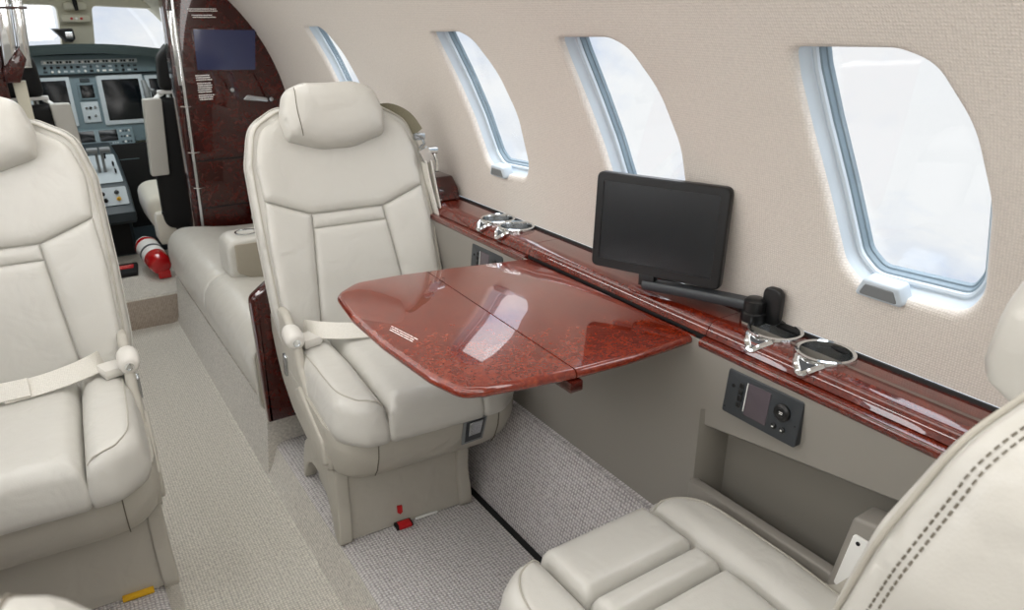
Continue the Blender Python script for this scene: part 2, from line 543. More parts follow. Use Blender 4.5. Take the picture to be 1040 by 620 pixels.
# aft panel with a map pocket
bm = bmesh.new()
cut_lo, cut_hi = .452, lambda y: .572+(.70-y)*.16
def panel_row(y):
    hi = cut_hi(y)
    return hi
ys = [.7096-.02*k for k in range(0, 60)]
for a, b in zip(ys[:-1], ys[1:]):
    for (z0, z1) in ((lambda y: cut_hi(y), lambda y: .72),):
        n = 6
        for k in range(n):
            q = []
            for (y, kk) in ((a, k), (b, k), (b, k+1), (a, k+1)):
                z = z0(y)+(z1(y)-z0(y))*kk/n; q.append(bm.verts.new((sidex(z), y, z)))
            bm.faces.new(q)
bmesh.ops.remove_doubles(bm, verts=bm.verts, dist=1e-5)
# edge turning into the pocket
strip(bm, [(sidex(.6), .0), (.86, .0)], 0, .001)
top = [(y, cut_hi(y)) for y in ys]
loft(bm, [[Vector((sidex(z)+d, y, z-e)) for y, z in top] for d, e in ((0, 0), (.004, .004), (.06, .004))], False, False, closed=False)
struct('trim_2', bm, M['sidewall'])
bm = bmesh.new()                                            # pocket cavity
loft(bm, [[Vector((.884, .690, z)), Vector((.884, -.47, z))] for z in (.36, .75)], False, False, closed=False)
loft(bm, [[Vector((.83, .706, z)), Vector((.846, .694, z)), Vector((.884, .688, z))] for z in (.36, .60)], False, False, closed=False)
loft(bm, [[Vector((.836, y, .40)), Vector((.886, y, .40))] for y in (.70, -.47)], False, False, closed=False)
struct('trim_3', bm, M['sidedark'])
bm = bmesh.new()                                            # pocket front lip
prism(bm, [(.706, .34), (.706, .466), (.45, .470), (.40, .468), (-.47, .468), (-.47, .34)], YZ, .818, .838, .004)
struct('trim_4', bm, M['sidewall'])
# left lower wall, plain
bm = bmesh.new()
strip(bm, [(2*CX-sidex(z), z) for z in zs], YA, 3.13)
struct('trim_5', bm, M['sidewall'])
# aft bulkhead
bm = bmesh.new()
loft(bm, [[Vector((CX+.75*math.cos(k/48*2*PI), y, CZ+.75*math.sin(k/48*2*PI))) for k in range(48)] for y in (YA-.03, YA)])
struct('wall_back', bm, M['headliner'])

# ------------------------------------------------------------------ wooden ledges
def ledge(name, label, sgn, m):
    t = thing(name, label, 'ledge')
    fx = (lambda x: x) if sgn > 0 else (lambda x: 2*CX-x)
    def run(nm, prof, y0, y1, mm):
        bm = bmesh.new()
        loft(bm, [[Vector((fx(p[0]), y, p[1])) for p in prof] for y in (y0, y1)])
        return obj(nm, bm, mm, t, angle=35)
    top = spline([(.938, .742), (.936, .7445), (.90, .7465), (.864, .746)], 4)+spline([(.864, .746), (.852, .742), (.845, .733), (.841, .7235)], 5)[1:]
    body = top+[(.8415, .7225), (.848, .722), (.85, .712), (.938, .712)]
    lip = spline([(.855, .7215), (.835, .7215), (.828, .719), (.826, .713), (.829, .706), (.836, .702), (.855, .701)], 4)
    lip2 = lip+[(.89, .701), (.89, .7215)]
    for y0, y1 in ((-1.05, .721), (.7225, 1.224), (1.2255, 1.76)):
        run('ledge_section', body, y0, y1, m)
    if sgn > 0:
        run('ledge_lip', lip2, -1.05, .722, m); run('ledge_lip', lip2, 1.2255, 1.76, m)
        inner = [(.845, .722), (.8405, .722), (.8405, .699), (.89, .699), (.89, .722)]
        run('ledge_lip', inner, .723, 1.225, M['matteblack'])
    else: run('ledge_lip', lip2, -1.05, 1.76, m)
    bm = bmesh.new()                                        # dark welt against the wall lining
    tube(bm, [(fx(.930), y, .7452) for y in (-1.05, 0, 1, 1.76)], .005, 6)
    obj('welt', bm, M['matteblack'], t)
    return t
ledge('side_ledge', 'long glossy red wood ledge running along the right wall under the windows', 1, M['trimwood'])
ledge('side_ledge', 'wood ledge along the left wall', -1, M['trimwood'])

def cup_holder(x, y, label):
    t = thing('cup_holder', label, 'cup holder', (x, y, .7465), 0, 'chrome cup holders in the side ledge')
    r = .0395
    bm = bmesh.new()
    lathe(bm, [(r-.004, .002), (r-.0035, .0055), (r-.001, .0075), (r+.002, .006), (r+.003, .001), (r+.0015, -.004), (r-.002, -.005), (r-.004, -.003)], seg=40, cap=False)
    for v in bm.verts: v.co.x *= 1.0
    obj('rim', bm, M['chrome'], t)
    bm = bmesh.new()
    lathe(bm, [(r-.003, .002), (r-.0045, -.012), (r-.006, -.0195), (.002, -.0205)], seg=40, cap=False)
    obj('cup_well', bm, M['steel'], t)
    # V shaped bracket on the inboard side
    bm = bmesh.new()
    for s in (-1, 1):
        tube(bm, [(-.034, s*.022, .0), (-.0455, s*.014, -.006), (-.0515, s*.004, -.0145)], [.0045, .0052, .005], 8)
    tube(bm, [(-.0515, .006, -.0145), (-.0522, 0, -.0165), (-.0515, -.006, -.0145)], .005, 8)
    obj('bracket', bm, M['chrome'], t)
    bm = bmesh.new()
    loft(bm, [[Vector((-.038-dx, .018, -.001)), Vector((-.038-dx, -.018, -.001)), Vector((-.049-dx, 0, -.013))] for dx in (0, .004)])
    obj('bracket_inset', bm, M['charcoal'], t, smooth=False)
    return t
eb = thing('end_block', 'dark wood block standing at the forward end of the side ledge behind the seat belt', 'block', (.89, 1.75, .747))
bm = bmesh.new(); prism(bm, rpoly([(-.09, .001, .002), (.10, .001, .002), (.10, .056, .004), (-.05, .056, .012), (-.08, .03, .02)], 4), YZ, -.028, .030, .003); obj('block_body', bm, M['darkwood'], eb)
bm = bmesh.new(); box(bm, (-.030, -.06, .006), (.006, .07, .004), .001); obj('chrome_strip', bm, M['chrome'], eb)
def cut(o, cutters):
    cs = []
    for bm in cutters:
        c = obj('cutter', bm, M['black'], None, smooth=False); cs.append(c)
        md = o.modifiers.new('b', 'BOOLEAN'); md.object = c; md.operation = 'DIFFERENCE'; md.solver = 'EXACT'
    dg = bpy.context.evaluated_depsgraph_get(); dg.update()
    me = bpy.data.meshes.new_from_object(o.evaluated_get(dg)); o.modifiers.clear(); o.data = me
    me.set_sharp_from_angle(angle=R(35))
    for c in cs: bpy.data.objects.remove(c)
CUPS = [(.897, .636), (.892, .545), (.890, 1.345), (.890, 1.425)]
for o in [o for o in COL.objects if o.name.startswith('ledge_section') and o.parent.name == 'side_ledge']:
    ysx = [v.co.y for v in o.data.vertices]; mine_ = [c for c in CUPS if min(ysx) < c[1] < max(ysx)]
    if not mine_: continue
    cb_ = []
    for x, y in mine_:
        bm = bmesh.new(); lathe(bm, [(.0365, -.0245), (.0365, .03)], (x, y, .7465), seg=40); cb_.append(bm)
    cut(o, cb_)
cup_holder(.897, .636, 'chrome ringed cup holder in the ledge just behind the monitor arm')
cup_holder(.892, .545, 'chrome ringed cup holder nearest the camera, above the control panel')
cup_holder(.890, 1.345, 'chrome ringed cup holder forward of the table, the nearer of that pair')
cup_holder(.890, 1.425, 'farthest chrome ringed cup holder on the ledge beside the forward seat')

# ------------------------------------------------------------------ table
tb = thing('folding_table', 'glossy red burl wood folding table pulled out from the side ledge', 'table')
TZ = .72
def edge_prof(bm, pts, z, th=.017, r=.0085):
    prism(bm, pts, XY, z-th, z, r, 5)
slab = ccw(rpoly([(.8405, .738, .004), (.8395, 1.213, .004), (.70, 1.245, .4), (.560, 1.271, .06), (.470, 1.276, .045), (.415, 1.235, .05), (.4, 1.12, .2), (.399, .99, .2), (.408, .85, .15), (.424, .782, .045), (.455, .768, .04), (.52, .754, .1), (.60, .741, .3), (.70, .734, .4)], 6))
SP = [Vector((.5965, .7415, TZ)), Vector((.615, 1.2625, TZ))]
sn = Vector((SP[1].y-SP[0].y, -(SP[1].x-SP[0].x), 0)).normalized()
def leaf(sgn):
    bm = bmesh.new(); edge_prof(bm, slab, TZ)
    bmesh.ops.bisect_plane(bm, geom=bm.verts[:]+bm.edges[:]+bm.faces[:], plane_co=SP[0]+sn*sgn*.0012, plane_no=sn*sgn, clear_inner=True)
    bmesh.ops.holes_fill(bm, edges=[e for e in bm.edges if e.is_boundary])
    return obj('table_leaf', bm, M['wood'], tb, angle=50)
leaf(1); ol = leaf(-1)
bm = bmesh.new(); box(bm, (.596, .765, TZ-.026), (.022, .05, .018), .002); obj('leaf_support', bm, M['darkwood'], tb)
bm = bmesh.new(); box(bm, (.606, 1.235, TZ-.026), (.022, .05, .018), .002); obj('leaf_support', bm, M['darkwood'], tb)
bm = bmesh.new(); box(bm, (.7, 1.0, TZ-.024), (.26, .34, .012), .003); obj('slide_frame', bm, M['matteblack'], tb)
def dashes(bm, o, du, dv, rows, n, h, gap=.25, th=.0006, seed=1):
    """lines of tiny raised marks standing for print too small to read: o origin, du across, dv down"""
    rd = random.Random(seed); du = Vector(du); dv = Vector(dv); o = Vector(o); nn = du.cross(dv).normalized()
    for k in range(rows):
        x = rd.uniform(0, .06); end = rd.uniform(.82, 1)
        while x < end:
            w = rd.uniform(.6, 1.6)/n
            a = o+du*x+dv*(k/max(rows, 1)); b = a+du*min(w, end-x); c = dv*(h/max(rows, 1))
            P = [a, b, b+c, a+c]
            loft(bm, [[p-nn*th for p in P], [p+nn*th for p in P]])
            x += w*(1+gap)
bm = bmesh.new(); dashes(bm, (.452, .965, TZ+.0002), (-.013, .075, 0), (-.0155, -.003, 0), 3, 10, .3)
obj('placard_text', bm, M['white'], ol, smooth=False)

# ------------------------------------------------------------------ monitor
mn = thing('monitor', 'black flat screen monitor on a swing arm above the wood ledge', 'monitor', (.905, .685, .7465))
MO = Vector((.905, .685, .7465))
A = Vector((.802, .968, 0)); B = Vector((.890, .747, 0)); du = (B-A).normalized(); nrm = Vector((du.y, -du.x, 0))
if nrm.x > 0: nrm = -nrm
Wd = (B-A).length
up = (Vector((0, 0, 1))-nrm*.06).normalized()
def mpm(u, v, t): return A+Vector((0, 0, .781))-MO+du*u+up*v+nrm*t
bm = bmesh.new(); prism(bm, rrect(0, 0, Wd, .168, .011), mpm, -.016, .0, .003); obj('bezel', bm, M['black'], mn)
bm = bmesh.new(); prism(bm, rrect(.02, .02, Wd-.02, .150, .05), mpm, -.026, -.014, .006); obj('back_cover', bm, M['black'], mn)
bm = bmesh.new()
o_, i_ = rrect(.001, .001, Wd-.001, .167, .0105), rrect(.0155, .0175, Wd-.0165, .153, .0012)
loft(bm, [[mpm(*p, 0) for p in o_], [mpm(*p, .0015) for p in offset(ccw(o_), .0012)], [mpm(*p, .0015) for p in offset(ccw(i_), -.0008)], [mpm(*p, -.001) for p in i_]], False, False)
obj('bezel_face', bm, M['black'], mn)
bm = bmesh.new(); prism(bm, rrect(.015, .017, Wd-.016, .1535, .001, 2), mpm, -.003, .0004, 0); obj('screen', bm, mat('monitor_screen', (20, 26, 30), .25, spec=.7), mn, smooth=False)
bm = bmesh.new(); box(bm, mpm(Wd*.46, -.008, -.008), (.030, .022, .020), .004, frame_at(nrm)); obj('tilt_hinge', bm, M['black'], mn)
bm = bmesh.new()
a0 = mpm(Wd*.44, -.017, -.008); a1 = Vector((.003, .006, .026))
P = spline([a0, a0.lerp(a1, .5)+Vector((0, 0, .001)), a1], 6)
dirv = (a1-a0).normalized(); sd = Vector((-dirv.y, dirv.x, 0)).normalized()
loft(bm, [[p+sd*.013*c+Vector((0, 0, .008*s)) for c, s in ((-1, -.6), (-.8, -1), (.8, -1), (1, -.6), (1, .6), (.8, 1), (-.8, 1), (-1, .6))] for p in P])
obj('swing_arm', bm, M['charcoal'], mn)
bm = bmesh.new(); lathe(bm, [(.019, .0), (.02, .002), (.02, .016), (.017, .018), (.017, .036), (.012, .040), (.001, .0405)], (0, 0, 0), seg=28); obj('pivot', bm, M['black'], mn)
bm = bmesh.new(); prism(bm, rrect(-.017, 0, .017, .062, .015), lambda u, v, t: Vector((t, u-.024, v)), .006, .018, .003); obj('pivot_bracket', bm, M['black'], mn)

# ------------------------------------------------------------------ control panels
def control_panel(yc, label, rich=True):
    t = thing('control_panel', label, 'control panel', (0, 0, 0), 0, 'passenger control panels')
    zc = .661; x0 = .829; w, h = .134, .072; tilt = .01
    mp = lambda u, v, d: Vector((x0-d-.02*0+ (v*.10), yc-u, zc+v+u*tilt))
    bm = bmesh.new(); prism(bm, rrect(-w/2, -h/2, w/2, h/2, .005), mp, -.010, .0045, .002); obj('faceplate', bm, M['charcoal'], t)
    bm = bmesh.new(); prism(bm, rrect(-.026, -.025, .014, .027, .002), mp, .004, .0052, .0003); obj('display', bm, mat('panel_display', (86, 78, 84), .2), t)
    bm = bmesh.new(); prism(bm, rrect(-.0285, -.020, -.0272, .026, .0004, 2), mp, .004, .0055, 0); obj('light_bar', bm, M['white'], t, smooth=False)
    for k in range(4):
        bm = bmesh.new(); prism(bm, rrect(-.042, -.018+.0105*k, -.034, -.0095+.0105*k, .002, 3), mp, .004, .0065, .001); obj('button', bm, M['black'], t)
    c = lambda u, v, d=.0045: mp(u, v, d)
    nx = Vector((-1, 0, .1)).normalized()
    bm = bmesh.new(); lathe(bm, [(.013, 0), (.013, .004), (.011, .006), (.007, .0065), (.006, .005), (.001, .005)], c(.038, .008), nx, 28); kn = obj('knob', bm, M['black'], t)
    bm = bmesh.new(); dashes(bm, c(.035, .010, .0096), (0, -.006, 0), (0, 0, -.005), 2, 3, .5); obj('knob_mark', bm, M['white'], kn, smooth=False)
    for u in (.028, .043):
        bm = bmesh.new(); lathe(bm, [(.0048, 0), (.0048, .002), (.003, .003), (.0005, .003)], c(u, -.018), nx, 16); b = obj('button', bm, M['black'], t)
        bm = bmesh.new(); box(bm, c(u, -.018, .0078), (.001, .003, .002), .0003); obj('button_mark', bm, M['white'], b, smooth=False)
    bm = bmesh.new(); lathe(bm, [(.003, 0), (.003, .0006), (.0005, .0006)], c(-.053, .012), nx, 14); obj('sensor', bm, M['matteblack'], t)
    for u, v in ((-.062, -.026), (.061, -.004)):
        bm = bmesh.new(); lathe(bm, [(.0012, 0), (.0012, .0005), (.0003, .0005)], c(u, v), nx, 10); obj('screw', bm, M['matteblack'], t)
    return t
control_panel(.591, 'dark control panel with display and round knob set in the sidewall above the pocket')
control_panel(1.375, 'dark control panel half hidden beyond the far edge of the wood table')

# socket panel at the aft end of the pocket
sp = thing('outlet_block', 'grey block with a white socket plate at the end of the wall pocket', 'outlet')
bm = bmesh.new()
prism(bm, ccw(rpoly([(.434, .40), (.434, .45, .01), (.414, .585, .008), (.20, .63), (.20, .40)], 4)), YZ, .806, .852, .005); obj('housing', bm, M['sidewall'], sp)
mp = lambda u, v, t: Vector((.806-t, .394-u-v*.15, .518+v))
prism_o = rrect(-.020, -.046, .020, .046, .005)
bm = bmesh.new(); prism(bm, prism_o, mp, -.001, .003, .001); obj('socket_plate', bm, M['white'], sp)
bm = bmesh.new(); prism(bm, rrect(.002, -.030, .014, .012, .002, 2), mp, .0025, .0036, .0004); obj('socket', bm, M['matteblack'], sp)
bm = bmesh.new(); lathe(bm, [(.003, 0), (.003, .001), (.0004, .001)], mp(-.010, .036, .003), Vector((-1, 0, 0)), 10); obj('screw', bm, M['matteblack'], sp)

# ------------------------------------------------------------------ cabin seats
def mirror(pts): return [(-p[0], *p[1:]) for p in pts][::-1]

def make_seat(label, loc, rz, ped=(-.205, .205), bands=False, lap=True, shoulder=False, stitches=False, tags=None, recline=20, latch=False, hubs=(-1, 1), seat_z=.50, head_up=0., head_fwd=.034, back_y=.19):
    t = thing('cabin_seat', label, 'seat', (loc[0], loc[1], PZ), rz, 'cream leather cabin seats')
    Z0 = PZ
    ZS = seat_z-Z0            # seat top above platform
    # ---- cushion
    def cm(u, v, h):
        z = ZS-.042+h-.25*max(0, -v-.17)**2/.05*.4 - .012*min(1, max(0, (v+.0)/.15))
        return Vector((u, v, z))
    sk = ((.004, .012), (.006, .030), (.002, .048), (-.012, .056))
    root = None
    for s in (-1, 1):
        pts = [(-.203, .24, .02), (-.203, -.180, .065), (-.150, -.220, .05), (-.106, -.222, .012), (-.106, .24, .01)]
        if s == 1: pts = mirror(pts)
        bm = bmesh.new(); hf = pad(bm, rpoly(pts), cm, .042, .032, .011, sk); o = obj('side_bolster', bm, M['leather'], t, angle=80)
        # piped seam on the bolster
        bm = bmesh.new()
        path = []
        for p in spline([(-.187, .18), (-.187, 0), (-.182, -.13), (-.163, -.180), (-.135, -.199), (-.112, -.205)], 8):
            q = (-p[0] if s == 1 else p[0], p[1]); path.append(cm(*q, hf(*q)+.0006))
        tube(bm, path, .0016, 6); obj('seam', bm, M['shell'], o)
    def centre(v0, v1, nm, rf=.012):
        pts = rpoly([(-.104, v0, rf), (.104, v0, rf), (.104, v1, .008), (-.104, v1, .008)])
        bm = bmesh.new(); pad(bm, pts, cm, .040, .018 if bands else .036, .011, sk); obj(nm, bm, M['leather'], t, angle=80)
    if bands:
        centre(-.222, -.108, 'cushion_panel'); centre(-.106, -.052, 'cushion_band'); centre(-.050, .24, 'cushion_panel')
    else: centre(-.222, .24, 'seat_cushion')
    # ---- lower shell
    bm = bmesh.new()
    loops = []
    for z, gx, fy, by in ((.425-Z0, .214, -.200, .17), (.40-Z0, .216, -.204, .17), (.36-Z0, .215, -.198, .17), (.32-Z0, .208, -.180, .165), (.297-Z0, .196, -.162, .16), (.287-Z0, .18, -.146, .155)):
        loops.append([Vector((p[0], p[1], z)) for p in ccw(rpoly([(-gx, by, .02), (-gx, fy, .085), (gx, fy, .085), (gx, by, .02)], 8))])
    loft(bm, loops); sh = obj('lower_shell', bm, M['shell'], t, angle=60)
    for sx in (-.125, .150):
        bm = bmesh.new(); tube(bm, [(sx, -.2045, .40-Z0), (sx*1.0, -.1985, .36-Z0), (sx, -.181, .32-Z0), (sx, -.163, .297-Z0)], .0012, 6); obj('panel_seam', bm, M['stitch'], sh)
    if latch:
        bm = bmesh.new(); mpz = lambda u, v, d: Vector((.088+u, -.2035-d-max(0, -v)*-.15, .368-Z0+v))
        prism(bm, ccw([(-.028, -.034), (.022, -.030), (.034, .032), (-.024, .028)]), mpz, -.004, .003, .002); k = obj('recline_latch', bm, M['greyplastic'], sh, label='grey recessed latch under the cushion')
        bm = bmesh.new(); prism(bm, ccw([(-.022, -.028), (.017, -.025), (.027, .024), (-.018, .022)]), mpz, .002, .0034, .0005); obj('latch_recess', bm, M['charcoal'], k)
        bm = bmesh.new(); prism(bm, ccw([(-.014, -.012), (.014, -.010), (.021, .022), (-.012, .020)]), mpz, .003, .007, .002); kk = obj('latch_paddle', bm, M['steel'], k)
    # ---- side shells, hubs, stowed armrests
    for s in (-1, 1):
        fx = (lambda x, s=s: s*x)
        out = rpoly([(.34, .46, .03), (.31, .40, .06), (.265, .345, .06), (.18, .305, .1), (.02, .285, .1), (-.09, .29, .05), (-.140, .325, .04), (-.150, .42, .02), (.0, .425, .03), (.06, .47, .03), (.095, .53, .03), (.17, .565, .03), (.27, .56, .03), (.33, .51, .03)], 5)
        bm = bmesh.new(); prism(bm, out, lambda u, v, d: Vector((fx(d), u, v-Z0)), .192, .213, .010, 4); ss = obj('side_shell', bm, M['shell'], t, angle=60)
        if s not in hubs: continue
        bm = bmesh.new()
        ax = Vector((0, -.92, -.10)).normalized()
        lathe(bm, [(.004, -.005), (.017, .0), (.0215, .013), (.022, .038), (.020, .056), (.017, .063), (.012, .065), (.0005, .065)], (fx(.205), .145, .530-Z0), ax, 24)
        hb = obj('armrest_hub', bm, M['plastic'], t, angle=60)
        bm = bmesh.new(); lathe(bm, [(.009, 0), (.009, .003), (.006, .0035), (.0055, .002), (.0005, .002)], Vector((fx(.205), .145, .530-Z0))+ax*.064, ax, 16); obj('screw_cap', bm, M['chrome'], hb)
        bm = bmesh.new(); prism(bm, rpoly([(.170, .455, .008), (.185, .395, .008), (.205, .395, .008), (.195, .457, .008)], 4), lambda u, v, d: Vector((fx(d), u, v-Z0)), .209, .219, .003); obj('recline_paddle', bm, M['steel'], t)
        bm = bmesh.new(); prism(bm, rpoly([(.10, .405, .02), (.05, .432, .01), (-.125, .385, .01), (-.135, .335, .015), (-.11, .318, .015), (.08, .350, .03)], 5), lambda u, v, d: Vector((fx(d), u, v-Z0)), .206, .221, .006, 4); obj('stowed_armrest', bm, M['shell'], t, angle=60)
    # ---- pedestal
    p0, p1 = ped
    bm = bmesh.new()
    loops = []
    for z, fy in ((.30-Z0, -.088), (.25-Z0, -.098), (.18-Z0, -.092), (.13-Z0, -.098), (.103-Z0, -.100)):
        loops.append([Vector(q) for q in ((p0+.022, .17, z), (p0+.018, fy, z), (p1-.018, fy, z), (p1-.022, .17, z))])
    loft(bm, loops); pe = obj('pedestal', bm, M['shell'], t, angle=50)
    fl = spline([(-.108, .102), (-.112, .15), (-.105, .20), (-.108, .25), (-.10, .30), (-.02, .295), (.07, .275), (.15, .238), (.19, .18), (.208, .110), (.190, .104), (.165, .150), (.120, .185), (.06, .20), (.0, .19), (-.045, .155), (-.070, .104)], 5, True)
    for sx, sg in ((p0, -1), (p1, 1)):
        bm = bmesh.new()
        prism(bm, [(p[0], p[1]) for p in fl], lambda u, v, d: Vector((sx+sg*(d+.02*max(0, (.2-v))*2), u, v-Z0)), -.026, .004, .005, 3)
        obj('pedestal_flange', bm, M['shell'], t, angle=50)
    if tags:
        bm = bmesh.new(); mpt = lambda u, v, d: Vector((u, -.0990-d, v-Z0))
        if 'red' in tags:
            c = -.055
            prism(bm, ccw([(c-.006, .152), (c+.006, .150), (c+.006, .132), (c, .128), (c-.006, .134)]), mpt, -.003, .0012, .0003)
            obj('red_mark', bm, M['redtag'], pe, smooth=False, label='small red mark on the pedestal front')
            bm = bmesh.new(); box(bm, (c+.002, -.112, .108-Z0), (.040, .020, .012), .003); obj('tag_holder', bm, M['matteblack'], pe)
            bm = bmesh.new(); box(bm, (c+.003, -.115, .1095-Z0), (.030, .020, .012), .003); obj('pull_tag', bm, M['redtag'], pe, label='red pull tag at the foot of the pedestal')
            bm = bmesh.new(); box(bm, (c+.062, -.105, .106-Z0), (.055, .004, .006), .001); obj('placard', bm, M['white'], pe)
        if 'yellow' in tags:
            bm = bmesh.new(); box(bm, (.135, -.106, .107-Z0), (.058, .012, .010), .002, Matrix.Rotation(R(0), 3, 'Z')); obj('pull_tag', bm, M['yellow'], pe, label='yellow strip at the foot of the pedestal')
    # ---- back
    ph = R(recline); B0 = Vector((0, back_y, .455-Z0))
    ew = Vector((0, math.sin(ph), math.cos(ph))); nn = Vector((0, -math.cos(ph), math.sin(ph)))
    def bmp(u, v, h):
        wing = .022*min(1, abs(u)/.2)**2.5
        lum = .010*math.sin(min(1, max(0, v)/.5)*PI)
        return B0+Vector((u, 0, 0))+ew*v+nn*(h+wing+lum)
    def bpad(nm, pts, H, r, m=M['leather'], sk2=((.0, .006), (-.004, .025)), res=.011, lift=0):
        bm = bmesh.new(); pad(bm, pts, (lambda u, v, h: bmp(u, v, h+lift)), H, r, res, sk2); return obj(nm, bm, m, t, angle=80)
    up = rpoly([(-.196, .352), (-.090, .312), (.090, .312), (.196, .352), (.200, .44, .08), (.178, .515, .06), (.115, .552, .05), (-.115, .552, .05), (-.178, .515, .06), (-.200, .44, .08)], 7)
    bpad('upper_pad', up, .016, .028)
    bpad('back_band', rpoly([(-.089, .310), (.089, .310), (.092, .277), (-.092, .277)]), .008, .02, res=.009)
    bpad('centre_pad', rpoly([(-.092, .275), (.092, .275), (.122, -.03), (-.122, -.03)]), .010, .022)
    for s in (-1, 1):
        w = [(-.196, .350), (-.091, .310), (-.094, .275), (-.124, -.03), (-.186, -.03), (-.203, .1, .2), (-.204, .25, .2)]
        if s == 1: w = mirror(w)
        bpad('wing_pad', rpoly(w), .015, .024)
    # shell rim around the pads
    rim = rpoly([(-.200, -.04, .02), (.200, -.04, .02), (.218, .10, .2), (.220, .25, .2), (.217, .44, .1), (.194, .53, .07), (.125, .572, .06), (-.125, .572, .06), (-.194, .53, .07), (-.217, .44, .1), (-.220, .25, .2), (-.218, .10, .2)], 7)
    bm = bmesh.new(); pad(bm, rim, lambda u, v, h: bmp(u, v, h-.014), .012, .016, .014, ((.004, .012), (.004, .030), (-.016, .058), (-.018, .072))); obj('back_shell', bm, M['leather'], t, angle=70)
    bm = bmesh.new(); tube(bm, [bmp(p[0], p[1], .0) for p in offset(ccw(rim), .009)], .0022, 8, True); obj('piping', bm, M['shell'], t)
    if not stitches:
        bm = bmesh.new(); tube(bm, [bmp(p[0], p[1], -.022) for p in offset(ccw(rim), -.005)], .0012, 6, True); obj('shell_seam', bm, M['leather'], t)
    if stitches:
        bm = bmesh.new()
        for f_ in (.0045, .0095):
            ring = [bmp(p[0], p[1], -.014-f_) for p in offset(ccw(rim), -.004*f_/.012-.0007)]
            # walk at constant spacing
            acc = 0; dash = []
            for a, b in zip(ring, ring[1:]+ring[:1]):
                L = (b-a).length; x = 0
                while x+(.0058-acc) <= L:
                    x += .0058-acc; acc = 0
                    p = a.lerp(b, x/L); d = (b-a).normalized()
                    dash.append((p-d*.0018, p+d*.0018))
                acc += L-x
            for a, b in dash: tube(bm, [a, b], .0008, 4)
        obj('stitching', bm, M['stitch'], t)
    # ---- headrest
    hr = rpoly([(-.116, .490, .012), (-.04, .466, .12), (.04, .466, .12), (.116, .490, .012), (.124, .54, .06), (.106, .600, .04), (.06, .618, .04), (-.06, .618, .04), (-.106, .600, .04), (-.124, .54, .06)], 7)
    hm = lambda u, v, h: bmp(u*1.0, v, 0)*0+B0+Vector((u, 0, 0))+ew*(v+head_up)+nn*(h+head_fwd+.012*(abs(u)/.12)**2)
    bm = bmesh.new(); hf = pad(bm, hr, hm, .038, .055, .010, ((.004, .012), (.004, .03), (-.003, .056), (-.008, .066))); h = obj('headrest', bm, M['leather'], t, angle=80)
    for s in (-1,):
        bm = bmesh.new()
        path = []
        for v in [x/10 for x in range(0, 11)]:
            vv = .490+.115*v; uu = .086*s+.006*s*math.sin(v*PI)
            path.append(hm(uu, vv, hf(uu, vv)+.0003))
        tube(bm, path, .0011, 6); obj('headrest_seam', bm, M['stitch'], h)
    # ---- belts
    if lap:
        bl = []
        bm = bmesh.new()
        sg = lap
        P = spline([(-.165*sg, .205, .505-Z0), (-.140*sg, .150, .515-Z0), (-.085*sg, .120, .513-Z0), (-.03*sg, .110, .509-Z0), (.02*sg, .102, .509-Z0)], 7)
        ribbon(bm, P, .042, Vector((0, .55, .45)), .003); obj('lap_belt', bm, M['belt'], t)
        bm = bmesh.new()
        P2 = [Vector((.02*sg-.045*sg+.075*sg*k,   .105-.004*k, .513-Z0)) for k in (0, .5, 1)]
        ribbon(bm, P2, .040, Vector((0, .55, .45)), .004); obj('belt_loop', bm, M['belt'], t)
        bm = bmesh.new(); box(bm, (.075*sg, .098, .516-Z0), (.045, .040, .016), .006); obj('buckle', bm, M['steel'], t)
        bm = bmesh.new(); P = spline([(.10*sg, .095, .509-Z0), (.14*sg, .115, .509-Z0), (.17*sg, .18, .505-Z0)], 5); ribbon(bm, P, .042, Vector((0, .55, .45)), .003); obj('lap_belt', bm, M['belt'], t)
        bm = bmesh.new(); box(bm, (-.170*sg, .135, .502-Z0), (.045, .055, .026), .012, Matrix.Rotation(R(18), 3, 'Z')); obj('belt_anchor', bm, M['plastic'], t)
    if shoulder:
        bm = bmesh.new()
        P = [bmp(.120, .548, -.035), bmp(.155, .548, -.012), bmp(.190, .522, -.002), bmp(.210, .482, .002)]
        P = spline(P, 6); ribbon(bm, P, .042, [nn*.55+Vector((.5, 0, .4))]*len(P), .003); obj('shoulder_belt', bm, M['olive'], t, label='olive shoulder belt at the seat top')
        bm = bmesh.new(); tube(bm, [bmp(.195, .475, .03), bmp(.212, .465, .03), bmp(.218, .45, .02), bmp(.202, .44, .03)], .004, 8)
        box(bm, bmp(.208, .470, .02), (.028, .014, .018), .004); obj('belt_guide', bm, M['steel'], t)
        bm = bmesh.new(); box(bm, bmp(.212, .418, .032), (.026, .012, .040), .003, Matrix.Rotation(R(-25), 3, 'Y')); box(bm, bmp(.229, .43, .03), (.03, .018, .018), .004)
        tube(bm, [bmp(.235, .43, .03), bmp(.239, .40, .03), bmp(.234, .375, .03)], .005, 8); obj('belt_buckle', bm, M['chrome'], t)
        for dx in (0, .014):
            bm = bmesh.new(); P = spline([bmp(.208+dx, .405, .02), bmp(.213+dx, .34, .010), bmp(.222+dx*.6, .25, .004), bmp(.226+dx*.4, .12, .0), bmp(.222, .02, 0)], 6)
            ribbon(bm, P, .030, nn, .003); obj('shoulder_strap', bm, M['belt'], t)
    return t

